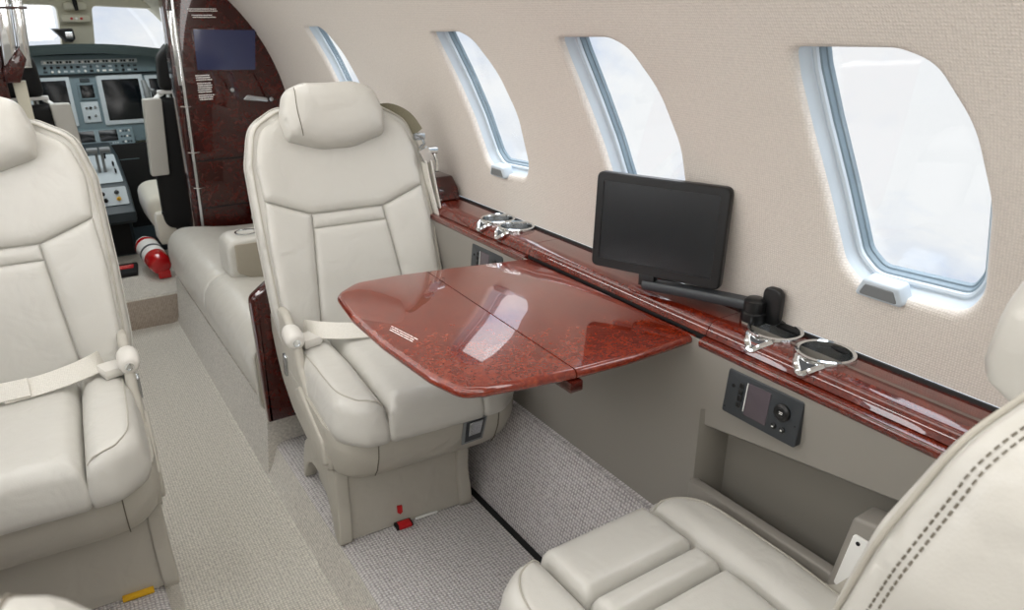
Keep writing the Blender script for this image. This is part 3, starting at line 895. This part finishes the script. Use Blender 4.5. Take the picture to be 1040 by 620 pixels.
make_seat('cream leather seat behind the wood table, facing aft with its headrest up', (.602, 1.395), R(-4), back_y=.21, ped=(-.194, .116), lap=1, shoulder=True, tags=('red',), latch=True, hubs=(-1,))
make_seat('cream leather seat at the left edge of the picture, across the aisle', (-.132, 1.495), R(-3), lap=-1, recline=19, tags=('yellow',))
make_seat('cream leather seat in the right foreground, seen from behind its backrest', (.605, .478), R(180), bands=True, lap=False, stitches=True, recline=11, hubs=(1,), seat_z=.48, head_up=.03, head_fwd=.018, back_y=.234)
make_seat('cream leather seat top at the bottom left corner, nearest the camera', (-.122, .562), R(180), lap=False)

# ------------------------------------------------------------------ couch
cz = thing('couch', 'cream leather side couch on the right between the forward seat and the partition', 'couch', (.40, 2.45, PZ))
def couch_profile():
    return spline([(.84, .40), (.62, .405), (.46, .425), (.405, .418), (.372, .385), (.362, .335), (.370, .27), (.385, .225), (.40, .200)], 6)
def cshape(y0, y1, r0, r1, nm):
    pr = [(p[0], p[1]) for p in couch_profile()]+[(.84, .20)]
    pr = ccw(pr)
    bm = bmesh.new(); loops = []
    def ring(y, d): return [Vector((p[0]-.40, y-2.45, p[1]-PZ)) for p in (offset(pr, d) if d > 1e-6 else pr)]
    for k in range(7):
        th = k/6*PI/2; loops.append(ring(y0+r0*(1-math.sin(th)), r0*(1-math.cos(th))) if False else ring(y0+r0*(1-math.cos(th)) if False else y0+r0*(1-math.cos(k/6*PI/2)), r0*(1-math.sin(k/6*PI/2))))
    for k in range(7):
        th = (1-k/6)*PI/2; loops.append(ring(y1-r1*(1-math.cos(th)), r1*(1-math.sin(th))))
    loft(bm, loops); return obj(nm, bm, M['couch'], cz, angle=60)
cshape(1.80, 2.362, .018, .012, 'seat_cushion'); cshape(2.364, 3.06, .012, .05, 'seat_cushion')
bm = bmesh.new(); prism(bm, rrect(.375, .215, .83, .392, .035), lambda u, v, d: Vector((u-.40, d-2.45, v-PZ)), 1.786, 1.806, .006); ep = obj('end_panel', bm, M['couchside'], cz)
bm = bmesh.new(); tube(bm, [Vector((p[0]-.40, 1.797-2.45, p[1]-PZ)) for p in rrect(.371, .211, .834, .396, .037)], .004, 6, True); obj('piping', bm, M['couch'], ep)
bm = bmesh.new(); prism(bm, ccw([(.3655, .002), (.386, .21), (.83, .21), (.83, .102), (.42, .102), (.40, .002)]), lambda u, v, d: Vector((u-.40, d-2.45, v-PZ)), 1.80, 3.10, .002); obj('carpeted_plinth', bm, M['riser'], cz, label='carpet covered couch base')
bm = bmesh.new(); prism(bm, ccw(rpoly([(.70, .40, .02), (.80, .40, .02), (.86, .80, .04), (.78, .80, .04)], 5)), lambda u, v, d: Vector((u-.40, d-2.45, v-PZ)), 1.82, 3.08, .02, 4); obj('backrest', bm, M['couch'], cz)
# folding armrest with cup well
bm = bmesh.new()
aout = rpoly([(.455, .595, .045), (.455, .47, .03), (.50, .452, .04), (.76, .43, .02), (.76, .60, .02)], 6)
prism(bm, ccw(aout), lambda u, v, d: Vector((u-.412, d-2.45, v-.050-PZ)), 2.30, 2.44, .016, 4); ar = obj('armrest', bm, M['couch'], cz, angle=60)
bm = bmesh.new(); prism(bm, ccw(rpoly([(.478, .582, .006), (.476, .49, .02), (.52, .466, .03), (.74, .445, .01), (.74, .582, .01)], 5)), lambda u, v, d: Vector((u-.412, d-2.45, v-.050-PZ)), 2.296, 2.304, .003); obj('armrest_side', bm, M['couchside'], ar)
bm = bmesh.new(); lathe(bm, [(.036, .001), (.036, .004), (.031, .004), (.029, -.012), (.001, -.013)], (.535-.412, 2.37-2.45, .5465-PZ), seg=28, cap=False); obj('cup_well', bm, M['chrome'], ar)

wp = thing('couch_end_panel', 'dark glossy wood end panel standing between the couch and the forward seat', 'panel', (.40, 1.77, PZ))
bm = bmesh.new(); prism(bm, ccw(rpoly([(.376, .20, .004), (.372, .55, .03), (.42, .585, .03), (.56, .585), (.56, .104), (.52, .104), (.50, .20)], 6)), lambda u, v, d: Vector((u-.40, d-1.77, v-PZ)), 1.742, 1.780, .010, 4); obj('panel_body', bm, M['darkwood'], wp)
bm = bmesh.new(); box(bm, (.07, .0, .505), (.03, .02, .012), .003); obj('hinge', bm, M['matteblack'], wp)

# ------------------------------------------------------------------ forward partition cabinets
pc = thing('partition_cabinet', 'dark glossy mahogany cabinet on the right ahead of the couch with a small screen', 'cabinet', (.55, 3.12, 0))
PO = Vector((.55, 3.12, 0))
def W(x, y, z): return Vector((x, y, z))-PO
outl = [(.515, .10), (.545, 1.40)]+[(CX+(RAD+.005)*math.cos(R(a)), CZ+(RAD+.005)*math.sin(R(a))) for a in range(62, -8, -4)]+[(.90, .10)]
bm = bmesh.new(); prism(bm, ccw(outl), lambda u, v, d: W(u, d, v), 3.105, 3.20, .008, 3); pb = obj('cabinet_body', bm, M['darkwood'], pc, angle=40)
bm = bmesh.new(); prism(bm, rpoly([(.582, .998), (.812, .992), (.830, 1.150), (.588, 1.155)], 3), lambda u, v, d: W(u, d, v), 3.096, 3.107, .004); obj('screen_frame', bm, M['darkwood'], pc)
bm = bmesh.new(); prism(bm, rpoly([(.588, 1.004), (.804, .998), (.822, 1.144), (.594, 1.149)], 3), lambda u, v, d: W(u, d, v), 3.094, 3.098, .0005); obj('display', bm, M['blueglow'], pc, label='blue grey display screen')
bm = bmesh.new()
dashes(bm, W(.585, 3.1042, 1.222), (.115, 0, 0), (0, 0, -.014), 2, 26, .45, seed=3); obj('placard_text', bm, M['white'], pb, smooth=False)
bm = bmesh.new(); dashes(bm, W(.597, 3.1042, 1.200), (.09, 0, 0), (0, 0, -.014), 2, 22, .45, seed=4); obj('placard_text', bm, M['white'], pb, smooth=False)
bm = bmesh.new()
for z, k in ((.985, 3), (.956, 3), (.932, 2), (.912, 3)): dashes(bm, W(.578, 3.1042, z), (.062, 0, 0), (0, 0, -.008*k), k, 14, .5, seed=int(z*1000))
obj('placard_text', bm, M['white'], pb, smooth=False)
bm = bmesh.new(); box(bm, W(.640, 3.104, 1.262), (.10, .004, .012), .001); obj('placard', bm, M['white'], pb)
# curved grab rails under the screen
for P in ([(.665, .985), (.685, .955), (.692, .930), (.705, .925)], [(.800, .985), (.822, .93), (.838, .885), (.852, .882)]):
    bm = bmesh.new(); tube(bm, [W(p[0], 3.098, p[1]) for p in spline(P, 6)], [.004]*18+[.008], 8); obj('grab_rail', bm, M['darkwood'], pc)
    bm = bmesh.new(); lathe(bm, [(.011, -.008), (.012, .0), (.008, .008), (.001, .009)], W(P[-1][0], 3.098, P[-1][1]), (0, -1, 0), 14); obj('rail_end', bm, M['steel'], pc)
bm = bmesh.new(); prism(bm, rpoly([(.735, .885, .01), (.84, .872, .01), (.835, .89, .01), (.76, .905, .01)], 4), lambda u, v, d: W(u, d, v), 3.085, 3.107, .004); obj('shelf_lip', bm, M['steel'], pc)
for z in (.66, .47):
    bm = bmesh.new(); box(bm, W(.70, 3.1045, z), (.34, .003, .006), .001); obj('drawer_seam', bm, M['matteblack'], pc)
# chrome edge strips and door jamb
bm = bmesh.new(); prism(bm, ccw([(.505, .13), (.515, .13), (.545, 1.40), (.533, 1.40)]), lambda u, v, d: W(u, d, v), 3.085, 3.125, .003); obj('chrome_edge', bm, M['chrome'], pc)
bm = bmesh.new(); prism(bm, ccw([(.490, .13), (.505, .13), (.532, 1.40), (.508, 1.40)]), lambda u, v, d: W(u, d, v), 3.11, 3.20, .004); obj('jamb', bm, M['darkwood'], pc)
bm = bmesh.new(); prism(bm, ccw([(.512, .95), (.528, .95), (.538, 1.215), (.512, 1.215)]), lambda u, v, d: W(u, d, v), 3.09, 3.112, .003); obj('mirror_strip', bm, M['chrome'], pc)
for z in (.875, .70, .56):
    bm = bmesh.new(); tube(bm, [W(.505, 3.085, z), W(.528, 3.08, z-.003), W(.548, 3.095, z-.004)], .0022, 6); obj('latch_pin', bm, M['chrome'], pc)

lc = thing('partition_cabinet', 'dark wood cabinet edge with a polished post at the top left corner', 'cabinet', (.0, 3.12, 0))
PO = Vector((0, 3.12, 0))
bm = bmesh.new(); prism(bm, ccw([(-.47, .10), (-.02, .10), (-.028, 1.02), (.002, 1.40), (-.1, 1.40), (-.35, 1.15), (-.47, .9)]), lambda u, v, d: W(u, d, v), 3.105, 3.20, .006); obj('cabinet_body', bm, M['darkwood'], lc)
bm = bmesh.new(); prism(bm, ccw([(-.024, 1.03), (.018, 1.03), (.046, 1.40), (.004, 1.40)]), lambda u, v, d: W(u, d, v), 3.085, 3.16, .006); obj('polished_post', bm, M['chrome'], lc)
bm = bmesh.new(); prism(bm, ccw([(.021, 1.03), (.056, 1.03), (.084, 1.40), (.049, 1.40)]), lambda u, v, d: W(u, d, v), 3.085, 3.16, .008); obj('polished_post', bm, M['chrome'], lc)
bm = bmesh.new(); prism(bm, ccw([(-.03, .985), (.012, .985), (.045, 1.06), (.030, 1.10), (-.03, 1.03)]), lambda u, v, d: W(u, d, v), 3.07, 3.11, .006); obj('post_foot', bm, M['darkwood'], lc)
bm = bmesh.new(); box(bm, W(.03, 3.11, 1.222), (.10, .09, .008), .002); obj('post_band', bm, M['darkwood'], lc)
bm = bmesh.new(); prism(bm, ccw([(.0, .12), (.03, .12), (.028, .985), (-.012, .985)]), lambda u, v, d: W(u, d, v), 3.12, 3.19, .006); obj('jamb', bm, M['cockpit'], lc)

# ------------------------------------------------------------------ cockpit
bm = bmesh.new()                                            # cockpit side shells
loft(bm, [[Vector((CX+(r_)*math.cos(R(a)), y, CZ+r_*math.sin(R(a)))) for a in range(-60, 241, 6)] for y, r_ in ((3.2, .74), (3.9, .72), (4.72, .66))], False, False, closed=False)
struct('trim_6', bm, M['cockpit'])
# front wall with two windshields
def holes_wall(name, border, holes, mp, m, th):
    P = []; E = []
    for L in [border]+holes:
        k = len(P); P.extend(Vector(p) for p in L); E.extend((k+i, k+(i+1) % len(L)) for i in range(len(L)))
    vo, eo, fo, *_ = geometry.delaunay_2d_cdt(P, E, [], 1, 1e-7)
    def ins(p, L):
        c = False
        for i in range(len(L)):
            a, b = L[i-1], L[i]
            if (a[1] > p.y) != (b[1] > p.y) and p.x < (b[0]-a[0])*(p.y-a[1])/(b[1]-a[1])+a[0]: c = not c
        return c
    bm = bmesh.new(); vs = [bm.verts.new(mp(p.x, p.y, 0)) for p in vo]
    for t in fo:
        c = sum((vo[i] for i in t), Vector((0, 0)))/len(t)
        if any(ins(c, L) for L in holes) or not ins(c, border): continue
        bm.faces.new([vs[i] for i in t])
    for L in holes: loft(bm, [[mp(p[0], p[1], 0) for p in L], [mp(p[0], p[1], th) for p in offset(ccw(L), .004)]] if ccw(L) == list(L) else [[mp(p[0], p[1], 0) for p in ccw(L)], [mp(p[0], p[1], th) for p in offset(ccw(L), .004)]], False, False)
    return struct(name, bm, m)
wsL = ccw(rpoly([(-.22, .90, .03), (.228, .90, .03), (.252, 1.247, .03), (-.20, 1.262, .05)]))
wsR = ccw(rpoly([(.372, .90, .03), (.82, .90, .03), (.80, 1.228, .05), (.408, 1.247, .03)]))
brd = [(CX+.70*math.cos(R(a)), CZ+.70*math.sin(R(a))) for a in range(0, 360, 8)]
mpf = lambda u, v, t: Vector((u, 4.62+t, v))
holes_wall('wall_front', brd, [wsL, wsR], mpf, M['cockpit'], .05)
for n, L in ((9, wsL), (10, wsR)):
    bm = bmesh.new(); prism(bm, offset(L, -.004), mpf, .036, .042, 0); struct('window_%d' % n, bm, M['glass'], smooth=False)

ip = thing('instrument_panel', 'grey blue cockpit instrument panel with dark displays and rows of switches', 'instrument panel', (.33, 4.40, CF))
PO = Vector((.33, 4.40, CF))
tilt = .16
def pm(x, z, d): return W(x, 4.40+(z-.9)*tilt-d, z)       # d towards the cabin
bm = bmesh.new(); prism(bm, [(-.25, .58), (.88, .58), (.88, 1.0), (-.25, 1.0)], pm, -.10, 0, .004); pn = obj('panel_body', bm, M['teal'], ip)
bm = bmesh.new(); prism(bm, [(-.25, .925), (.88, .925), (.88, 1.015), (-.25, 1.015)], pm, -.05, .03, .004); obj('annunciator_panel', bm, M['teal'], ip)
bm = bmesh.new(); prism(bm, [(-.25, .912), (.88, .912), (.88, .922), (-.25, .922)], pm, -.02, .012, .002); obj('panel_shelf', bm, M['tealdark'], ip)
bm = bmesh.new()
gs = spline([(-.30, 1.02), (-.1, 1.052), (.15, 1.066), (.33, 1.068), (.5, 1.058), (.70, 1.032), (.90, .995)], 6)
loft(bm, [[W(p[0], y, p[1]-dz) for p in gs] for y, dz in ((4.30, .045), (4.30, .014), (4.315, .0), (4.45, .004), (4.6, .03), (4.6, .06))], False, False, closed=False)
obj('glareshield', bm, M['glare'], ip)
def disp(x0, z0, x1, z1, b=.014):
    bm = bmesh.new(); prism(bm, rrect(x0-b, z0-b, x1+b, z1+b, .006, 3), pm, -.002, .010, .003); d = obj('display_bezel', bm, M['console'] if x1-x0 > .1 else M['teal'], ip)
    bm = bmesh.new(); prism(bm, rrect(x0, z0, x1, z1, .003, 2), pm, .008, .0112, .0005); obj('display_screen', bm, M['screen'], d)
disp(.05, .692, .206, .895, .018); disp(.364, .692, .535, .892, .022); disp(.585, .692, .75, .888, .018)
disp(.262, .808, .322, .870, .010)
bm = bmesh.new(); prism(bm, rrect(.25, .688, .328, .788, .004, 3), pm, -.002, .008, .002); cp = obj('standby_panel', bm, M['console'], ip)
for k, (x, z) in enumerate(((.272, .76), (.290, .76), (.306, .72), (.275, .715), (.312, .762))):
    bm = bmesh.new(); lathe(bm, [(.006, 0), (.006, .008), (.004, .010), (.0005, .010)], pm(x, z, .008), (0, -1, 0), 10); obj('knob', bm, M['matteblack' if k % 2 else 'steel'], cp)
bm = bmesh.new(); prism(bm, rrect(.268, .884, .312, .902, .002, 2), pm, -.002, .006, .001); obj('gauge', bm, M['tealdark'], ip)
# switch rows
rd = random.Random(4)
for k in range(30):
    x = .135+k*.0135
    if .262 < x < .278: continue
    bm = bmesh.new(); box(bm, pm(x, .982, .032), (.009, .006, .010), .001); obj('annunciator_light', bm, M['matteblack'] if k % 3 else M['white'], ip)
bm = bmesh.new(); prism(bm, rrect(.12, .972, .545, .992, .003, 3), pm, .028, .0315, .001); obj('annunciator_strip', bm, M['console'], ip)
for k in range(15):
    x = .130+k*.0285
    for z in (.958, .938):
        bm = bmesh.new()
        if rd.random() < .5: lathe(bm, [(.0065, 0), (.0065, .008), (.004, .011), (.0005, .011)], pm(x, z, .030), (0, -1, 0), 10)
        else: box(bm, pm(x, z, .032), (.016, .008, .009), .001)
        obj('switch', bm, rd.choice([M['matteblack'], M['matteblack'], M['console'], M['tealdark'], M['white']]), ip)
# lower shelf with keyboards and small displays
bm = bmesh.new(); prism(bm, [(.08, .50), (.46, .50), (.46, .655), (.08, .655)], lambda x, z, d: W(x, 4.36+(z-.66)*.5-d, z), -.03, .012, .004); lp = obj('lower_panel', bm, M['teal'], ip)
lm = lambda x, z, d: W(x, 4.36+(z-.66)*.5-d, z)
for x0, x1 in ((.205, .285), (.295, .39)):
    bm = bmesh.new(); prism(bm, rrect(x0+.006, .598, x1-.006, .648, .003, 2), lm, .01, .0165, .001); obj('display_screen', bm, M['screen'], lp)
    for r_ in range(3):
        for c_ in range(8):
            bm = bmesh.new(); box(bm, lm(x0+.008+c_*(x1-x0-.014)/7.5, .585-r_*.012, .013), (.006, .003, .006), .0008); obj('key', bm, M['console'] if (r_+c_) % 4 else M['matteblack'], lp)
for r_ in range(3):
    for c_ in range(4):
        bm = bmesh.new(); box(bm, lm(.402+c_*.013, .64-r_*.026, .014), (.008, .004, .010), .001); obj('switch', bm, M['tealdark'] if (r_+c_) % 3 else M['white'], lp)
bm = bmesh.new(); box(bm, W(.32, 4.28, .36), (1.1, .02, .44), .004); obj('footwell_shade', bm, M['matteblack'], ip)  # black sheet put in for the shade under the panel
# control yoke, right
bm = bmesh.new(); tube(bm, [pm(.545, .885, .10), pm(.55, .84, .12), pm(.552, .78, .12), pm(.548, .74, .10)], [.012, .016, .016, .012], 10); tube(bm, [pm(.548, .85, .11), pm(.585, .835, .12)], .011, 10); tube(bm, [pm(.55, .76, .11), pm(.57, .745, .12)], .009, 10)
tube(bm, [pm(.58, .835, .12), pm(.60, .80, .06), pm(.61, .79, -.01)], .010, 8); obj('control_yoke', bm, M['greyplastic'], ip)

# centre console
cc = thing('centre_console', 'cockpit centre console with grey throttle levers and pale switch panels', 'console', (.25, 3.75, CF))
PO = Vector((.25, 3.75, CF))
prof = [(3.62, .335), (3.615, .375), (3.66, .40), (3.72, .475), (3.745, .485), (3.98, .58), (4.25, .60), (4.25, CF), (3.9, CF), (3.9, .30), (3.66, .315)]
bm = bmesh.new(); prism(bm, ccw(prof), lambda u, v, d: W(d, u, v), .165, .335, .008, 3); cb = obj('console_body', bm, M['tealdark'], cc)
bm = bmesh.new(); box(bm, W(.245, 3.86, .22), (.13, .18, .17), .006); obj('console_foot', bm, M['matteblack'], cc)
def facing(p0, p1, x0, x1):
    p0 = Vector((0, *p0)); p1 = Vector((0, *p1)); e = p1-p0; n_ = Vector((0, -e.z, e.y)).normalized()
    return lambda u, v, d: W(0, 0, 0)+Vector((x0+(x1-x0)*u, 0, 0))+p0+e*v+n_*d
fa = facing((3.66, .40), (3.72, .475), .178, .322)
bm = bmesh.new(); prism(bm, rrect(.02, .03, .98, .97, .05, 3), fa, .001, .004, 0); obj('switch_panel', bm, M['console'], cc)
for u, v, m_ in ((.3, .65, 'matteblack'), (.7, .68, 'charcoal'), (.35, .3, 'matteblack'), (.72, .33, 'yellow')):
    bm = bmesh.new(); lathe(bm, [(.010, 0), (.010, .003), (.006, .004), (.005, .016), (.0005, .017)], fa(u, v, .004), fa(u, v, 1)-fa(u, v, 0), 14); obj('knob', bm, M[m_], cc)
fb = facing((3.745, .485), (3.98, .58), .178, .322)
bm = bmesh.new(); prism(bm, rrect(.02, .02, .98, .98, .05, 3), fb, .001, .004, 0); obj('throttle_quadrant', bm, M['console'], cc)
for u in (.42, .58):
    bm = bmesh.new(); a = fb(u, .38, .004); b = fb(u, .55, .085); tube(bm, [a, b], .006, 8); lv = obj('throttle_lever', bm, M['greyplastic'], cc)
    bm = bmesh.new(); c = fb(u, .56, .092); tube(bm, [c-Vector((.036 if u < .5 else .008, 0, 0)), c+Vector((.008 if u < .5 else .036, 0, 0))], .015, 12); obj('lever_grip', bm, M['greyplastic'], lv)
for u, v in ((.86, .35), (.86, .6), (.14, .3), (.14, .6)):
    bm = bmesh.new(); box(bm, fb(u, v, .012), (.006, .035, .018), .002); obj('lever', bm, M['matteblack'], cc)
for u in (.2, .45, .7):
    bm = bmesh.new(); tube(bm, [fb(u, .85, .0), fb(u, .88, .05)], .004, 6); obj('lever', bm, M['matteblack'], cc)

bm = bmesh.new(); box(bm, (.3, 4.02, CF+.003), (1.0, .50, .006), .001); struct('trim_8', bm, M['tealdark'])
# pilot seats
def pilot_seat(x, label, flip, inner=-.20, zc=.40):
    PO_ = Vector((x, 3.5, CF)); s = flip
    t = thing('pilot_seat', label, 'seat', tuple(PO_), 0, 'pilot seats')
    L = lambda dx, y, z: Vector((s*dx, y-3.5, z-CF))
    bm = bmesh.new(); pad(bm, rrect(-.155, .30, .16, .87, .06), lambda u, v, h: L(u, 3.50-(h)-.05*(v-.5), v), .03, .05, .02, ((.0, .03), (-.01, .07))); obj('back_cover', bm, M['matteblack'], t)
    bm = bmesh.new(); pad(bm, rrect(-.15, .54, .15, .86, .06), lambda u, v, h: L(u, 3.57+h-.05*(v-.5), v), .03, .05, .02, ((.0, .02), (-.01, .03))); obj('sheepskin_cover', bm, M['sheep'], t)
    bm = bmesh.new(); pad(bm, rpoly([(-.085, .90, .03), (.085, .90, .03), (.075, 1.04, .06), (.03, 1.09, .04), (-.03, 1.09, .04), (-.075, 1.04, .06)]), lambda u, v, h: L(u, 3.49-h-.06*(v-.9), v), .03, .05, .014, ((.0, .03), (-.01, .06))); hd = obj('headrest', bm, M['matteblack'], t)
    bm = bmesh.new(); pad(bm, rpoly([(-.083, .90, .03), (.083, .90, .03), (.073, 1.04, .06), (.03, 1.09, .04), (-.03, 1.09, .04), (-.073, 1.04, .06)]), lambda u, v, h: L(u, 3.55+h-.06*(v-.9), v), .02, .05, .014, ((.002, .015), (-.01, .03))); obj('headrest_pad', bm, M['glare'], hd)
    for dx in (-.05, .05):
        bm = bmesh.new(); tube(bm, [L(dx, 3.52, .84), L(dx, 3.525, .92)], .009, 8); obj('headrest_post', bm, M['steel'], t)
    bm = bmesh.new(); box(bm, L(0, 3.50, .895), (.19, .03, .016), .005); obj('belt_bar', bm, M['white'], t)
    bm = bmesh.new(); P = spline([L(-.07, 3.50, .893), L(-.11, 3.53, .86), L(-.13, 3.56, .80)], 5); ribbon(bm, P, .03, Vector((0, 1, .4)), .004); obj('harness_strap', bm, M['white'], t)
    bm = bmesh.new(); prism(bm, rrect(-.190, .555, -.118, .875, .010), lambda u, v, d: L(u-.35*(.0)+.018+(v-.7)*.06, d, v), 3.44, 3.49, .006); obj('folded_armrest', bm, M['couch'], t, label='beige folded armrest')
    bm = bmesh.new(); pad(bm, rrect(inner, 3.56, .18, 3.98, .07), lambda u, v, h: L(u, v, zc+h), .05, .07, .025, ((.0, .05), (-.01, .10))); obj('seat_cushion', bm, M['sheep'], t)
    bm = bmesh.new(); box(bm, L(inner+.075, 3.58, .30), (.12, .12, .15), .02); obj('seat_skirt', bm, M['sheep'], t)
    bm = bmesh.new(); box(bm, L(.02, 3.60, .32), (.26, .20, .08), .01); obj('seat_frame', bm, M['matteblack'], t)
    for dx in (-.095, .12):
        bm = bmesh.new(); box(bm, L(dx, 3.56, .245), (.022, .05, .22), .004); obj('leg', bm, M['matteblack'], t)
        bm = bmesh.new(); box(bm, L(dx, 3.66, CF+.012), (.03, .36, .022), .004); obj('floor_rail', bm, M['matteblack'], t)
    bm = bmesh.new(); tube(bm, [L(-.16, 3.50, .38), L(-.12, 3.49, .382), L(-.06, 3.49, .372), L(-.05, 3.49, .30)], .008, 8); obj('adjust_lever', bm, M['matteblack'], t)
    return t
pilot_seat(.585, 'right pilot seat with beige folded armrest and sheepskin cushion', 1)
pilot_seat(.0, 'left pilot seat seen past the headrest of the left cabin seat', -1, -.15)

# fire extinguisher lying by the pilot seat
fe = thing('fire_extinguisher', 'red and silver fire extinguisher lying on the cockpit floor by the pilot seat', 'fire extinguisher', (.362, 3.34, CF))
ax = Vector((-.12, 1, .20)).normalized(); o0 = Vector((.0, .0, .062))
bm = bmesh.new(); lathe(bm, [(.02, -.03), (.038, -.022), (.047, .0), (.048, .02), (.048, .06)], o0, ax, 28); obj('cap_end', bm, M['red'], fe)
bm = bmesh.new(); lathe(bm, [(.0478, .055), (.0485, .06), (.0485, .18), (.04, .21), (.02, .22)], o0, ax, 28); bd = obj('cylinder_body', bm, M['white'], fe)
bm = bmesh.new(); lathe(bm, [(.0492, .095), (.0496, .097), (.0496, .108), (.0492, .110)], o0, ax, 28, False); obj('clamp_band', bm, M['charcoal'], fe)
bm = bmesh.new(); lathe(bm, [(.0492, .165), (.0494, .167), (.0494, .182), (.045, .195)], o0, ax, 28, False); obj('red_band', bm, M['red'], fe)
bm = bmesh.new(); box(bm, o0+Vector((.008, -.012, -.042)), (.05, .03, .038), .008); obj('foot_tab', bm, M['red'], fe)
bm = bmesh.new(); lathe(bm, [(.012, .21), (.012, .25), (.004, .26)], o0, ax, 12); obj('valve', bm, M['steel'], fe)

fb_ = thing('floor_box', 'flat black box with a red label on the cockpit floor', 'box', (.225, 3.50, CF))
bm = bmesh.new(); prism(bm, rpoly([(-.068, -.055, .006), (-.05, -.075, .01), (.052, -.075, .01), (.072, .075, .012), (-.062, .075, .01)], 4), XY, 0.001, .020, .004); obj('box_body', bm, M['matteblack'], fb_)
bm = bmesh.new(); prism(bm, [(-.042, -.01), (.044, -.01), (.052, .042), (-.046, .042)], XY, .019, .0215, .0004); lb = obj('label_plate', bm, M['redtag'], fb_, label='red label plate')
bm = bmesh.new(); dashes(bm, (-.04, .035, .0217), (.085, 0, 0), (0, -.042, 0), 2, 9, .4); obj('label_text', bm, mat('label_ink', (240, 150, 140), .5), lb, smooth=False)

# overhead: compass and visor arm
cm_ = thing('compass', 'small black compass hanging by the windshield post', 'compass', (.26, 4.55, 1.10))
bm = bmesh.new(); loft(bm, [[Vector(p) for p in L] for L in ([(-.06, 0, .035), (.03, 0, .035), (.035, 0, -.01), (.02, 0, -.03), (-.01, 0, -.028)], [(-.05, -.10, .030), (.03, -.10, .030), (.033, -.10, -.010), (.02, -.10, -.025), (-.005, -.10, -.022)])]); obj('housing', bm, M['matteblack'], cm_, smooth=False)
bm = bmesh.new(); box(bm, (.008, -.102, .004), (.03, .006, .035), .002); obj('dial', bm, M['steel'], cm_)
ov = thing('overhead_light', 'cream overhead light unit between the windshields with a black stem', 'light', (.33, 4.58, 1.2))
bm = bmesh.new(); prism(bm, rrect(-.075, -.035, .055, .0, .012), lambda u, v, d: Vector((u, d, v)), -.03, .03, .006); obj('housing', bm, M['cockpit'], ov)
bm = bmesh.new(); prism(bm, rrect(-.055, .022, .05, .062, .02), lambda u, v, d: Vector((u, d, v)), -.025, .03, .008); obj('visor_mount', bm, M['cockpit'], ov)
bm = bmesh.new(); tube(bm, [(-.005, -.05, .15), (-.004, -.05, .08), (.0, -.045, .02)], [.016, .012, .009], 10); obj('stem', bm, M['matteblack'], ov)
for k in (-1, 0, 1):
    bm = bmesh.new(); lathe(bm, [(.006, 0), (.006, .004), (.0005, .005)], (-.008+k*.022, -.030, -.018), (0, -1, 0), 12); obj('lamp', bm, M['redtag'] if k else M['white'], ov)

# ------------------------------------------------------------------ sky and light
w = bpy.data.worlds.new('sky'); SC.world = w; w.use_nodes = True
nt = w.node_tree; bg = nt.nodes['Background']
tc = nt.nodes.new('ShaderNodeTexCoord'); mpn = nt.nodes.new('ShaderNodeMapping'); mpn.inputs['Scale'].default_value = (1, 1, 1.5)
n1 = nt.nodes.new('ShaderNodeTexNoise'); n1.inputs['Scale'].default_value = 4.2; n1.inputs['Detail'].default_value = 10; n1.inputs['Roughness'].default_value = .6; n1.inputs['Distortion'].default_value = .3
rp = nt.nodes.new('ShaderNodeValToRGB'); e = rp.color_ramp.elements
e[0].position = .30; e[0].color = (*lin((196, 213, 241)), 1); e[1].position = .53; e[1].color = (*lin((247, 250, 252)), 1)
k = e.new(.41); k.color = (*lin((228, 236, 247)), 1)
nt.links.new(tc.outputs['Generated'], mpn.inputs['Vector']); nt.links.new(mpn.outputs['Vector'], n1.inputs['Vector'])
nt.links.new(n1.outputs['Fac'], rp.inputs['Fac']); nt.links.new(rp.outputs['Color'], bg.inputs['Color'])
sx = nt.nodes.new('ShaderNodeSeparateXYZ'); nt.links.new(tc.outputs['Generated'], sx.inputs[0])
mr = nt.nodes.new('ShaderNodeMapRange'); mr.inputs['From Min'].default_value = .12; mr.inputs['From Max'].default_value = .8
mr.inputs['To Min'].default_value = .96; mr.inputs['To Max'].default_value = 5.0          # overcast: brighter towards the zenith
nt.links.new(sx.outputs['Z'], mr.inputs['Value']); nt.links.new(mr.outputs['Result'], bg.inputs['Strength'])

def area(name, loc, rot, sx, sy, power, col=(1, .99, .975)):
    l = bpy.data.lights.new(name, 'AREA'); l.shape = 'RECTANGLE'; l.size = sx; l.size_y = sy; l.energy = power; l.color = col
    o = bpy.data.objects.new(name, l); COL.objects.link(o); o.location = loc; o.rotation_euler = rot; return o
area('cabin_ceiling_lamp', (.22, 1.2, 1.44), (0, 0, 0), .30, 3.2, 6)
area('cabin_sidewash_lamp', (-.22, .9, 1.30), (0, R(-38), 0), .05, 3.4, 6.5)
area('cabin_sidewash_lamp', (.62, 1.2, 1.32), (0, R(30), 0), .05, 3.4, 2.5)
area('aft_fill_light', (.15, -.9, 1.15), (R(68), 0, 0), .7, .5, 4.5)  # added soft fill from behind the camera, not a cabin fitting
area('left_daylight', (-.95, 1.2, 1.10), (0, R(-90), 0), .9, 3.2, 46, (.97, .985, 1))
area('cockpit_lamp', (.3, 3.8, 1.40), (0, 0, 0), .5, .4, 4.5, (.93, .98, 1))

SC.view_settings.view_transform = 'Standard'; SC.view_settings.look = 'None'
SC.view_settings.exposure = .11; SC.view_settings.gamma = 1; SC.view_settings.use_curve_mapping = False
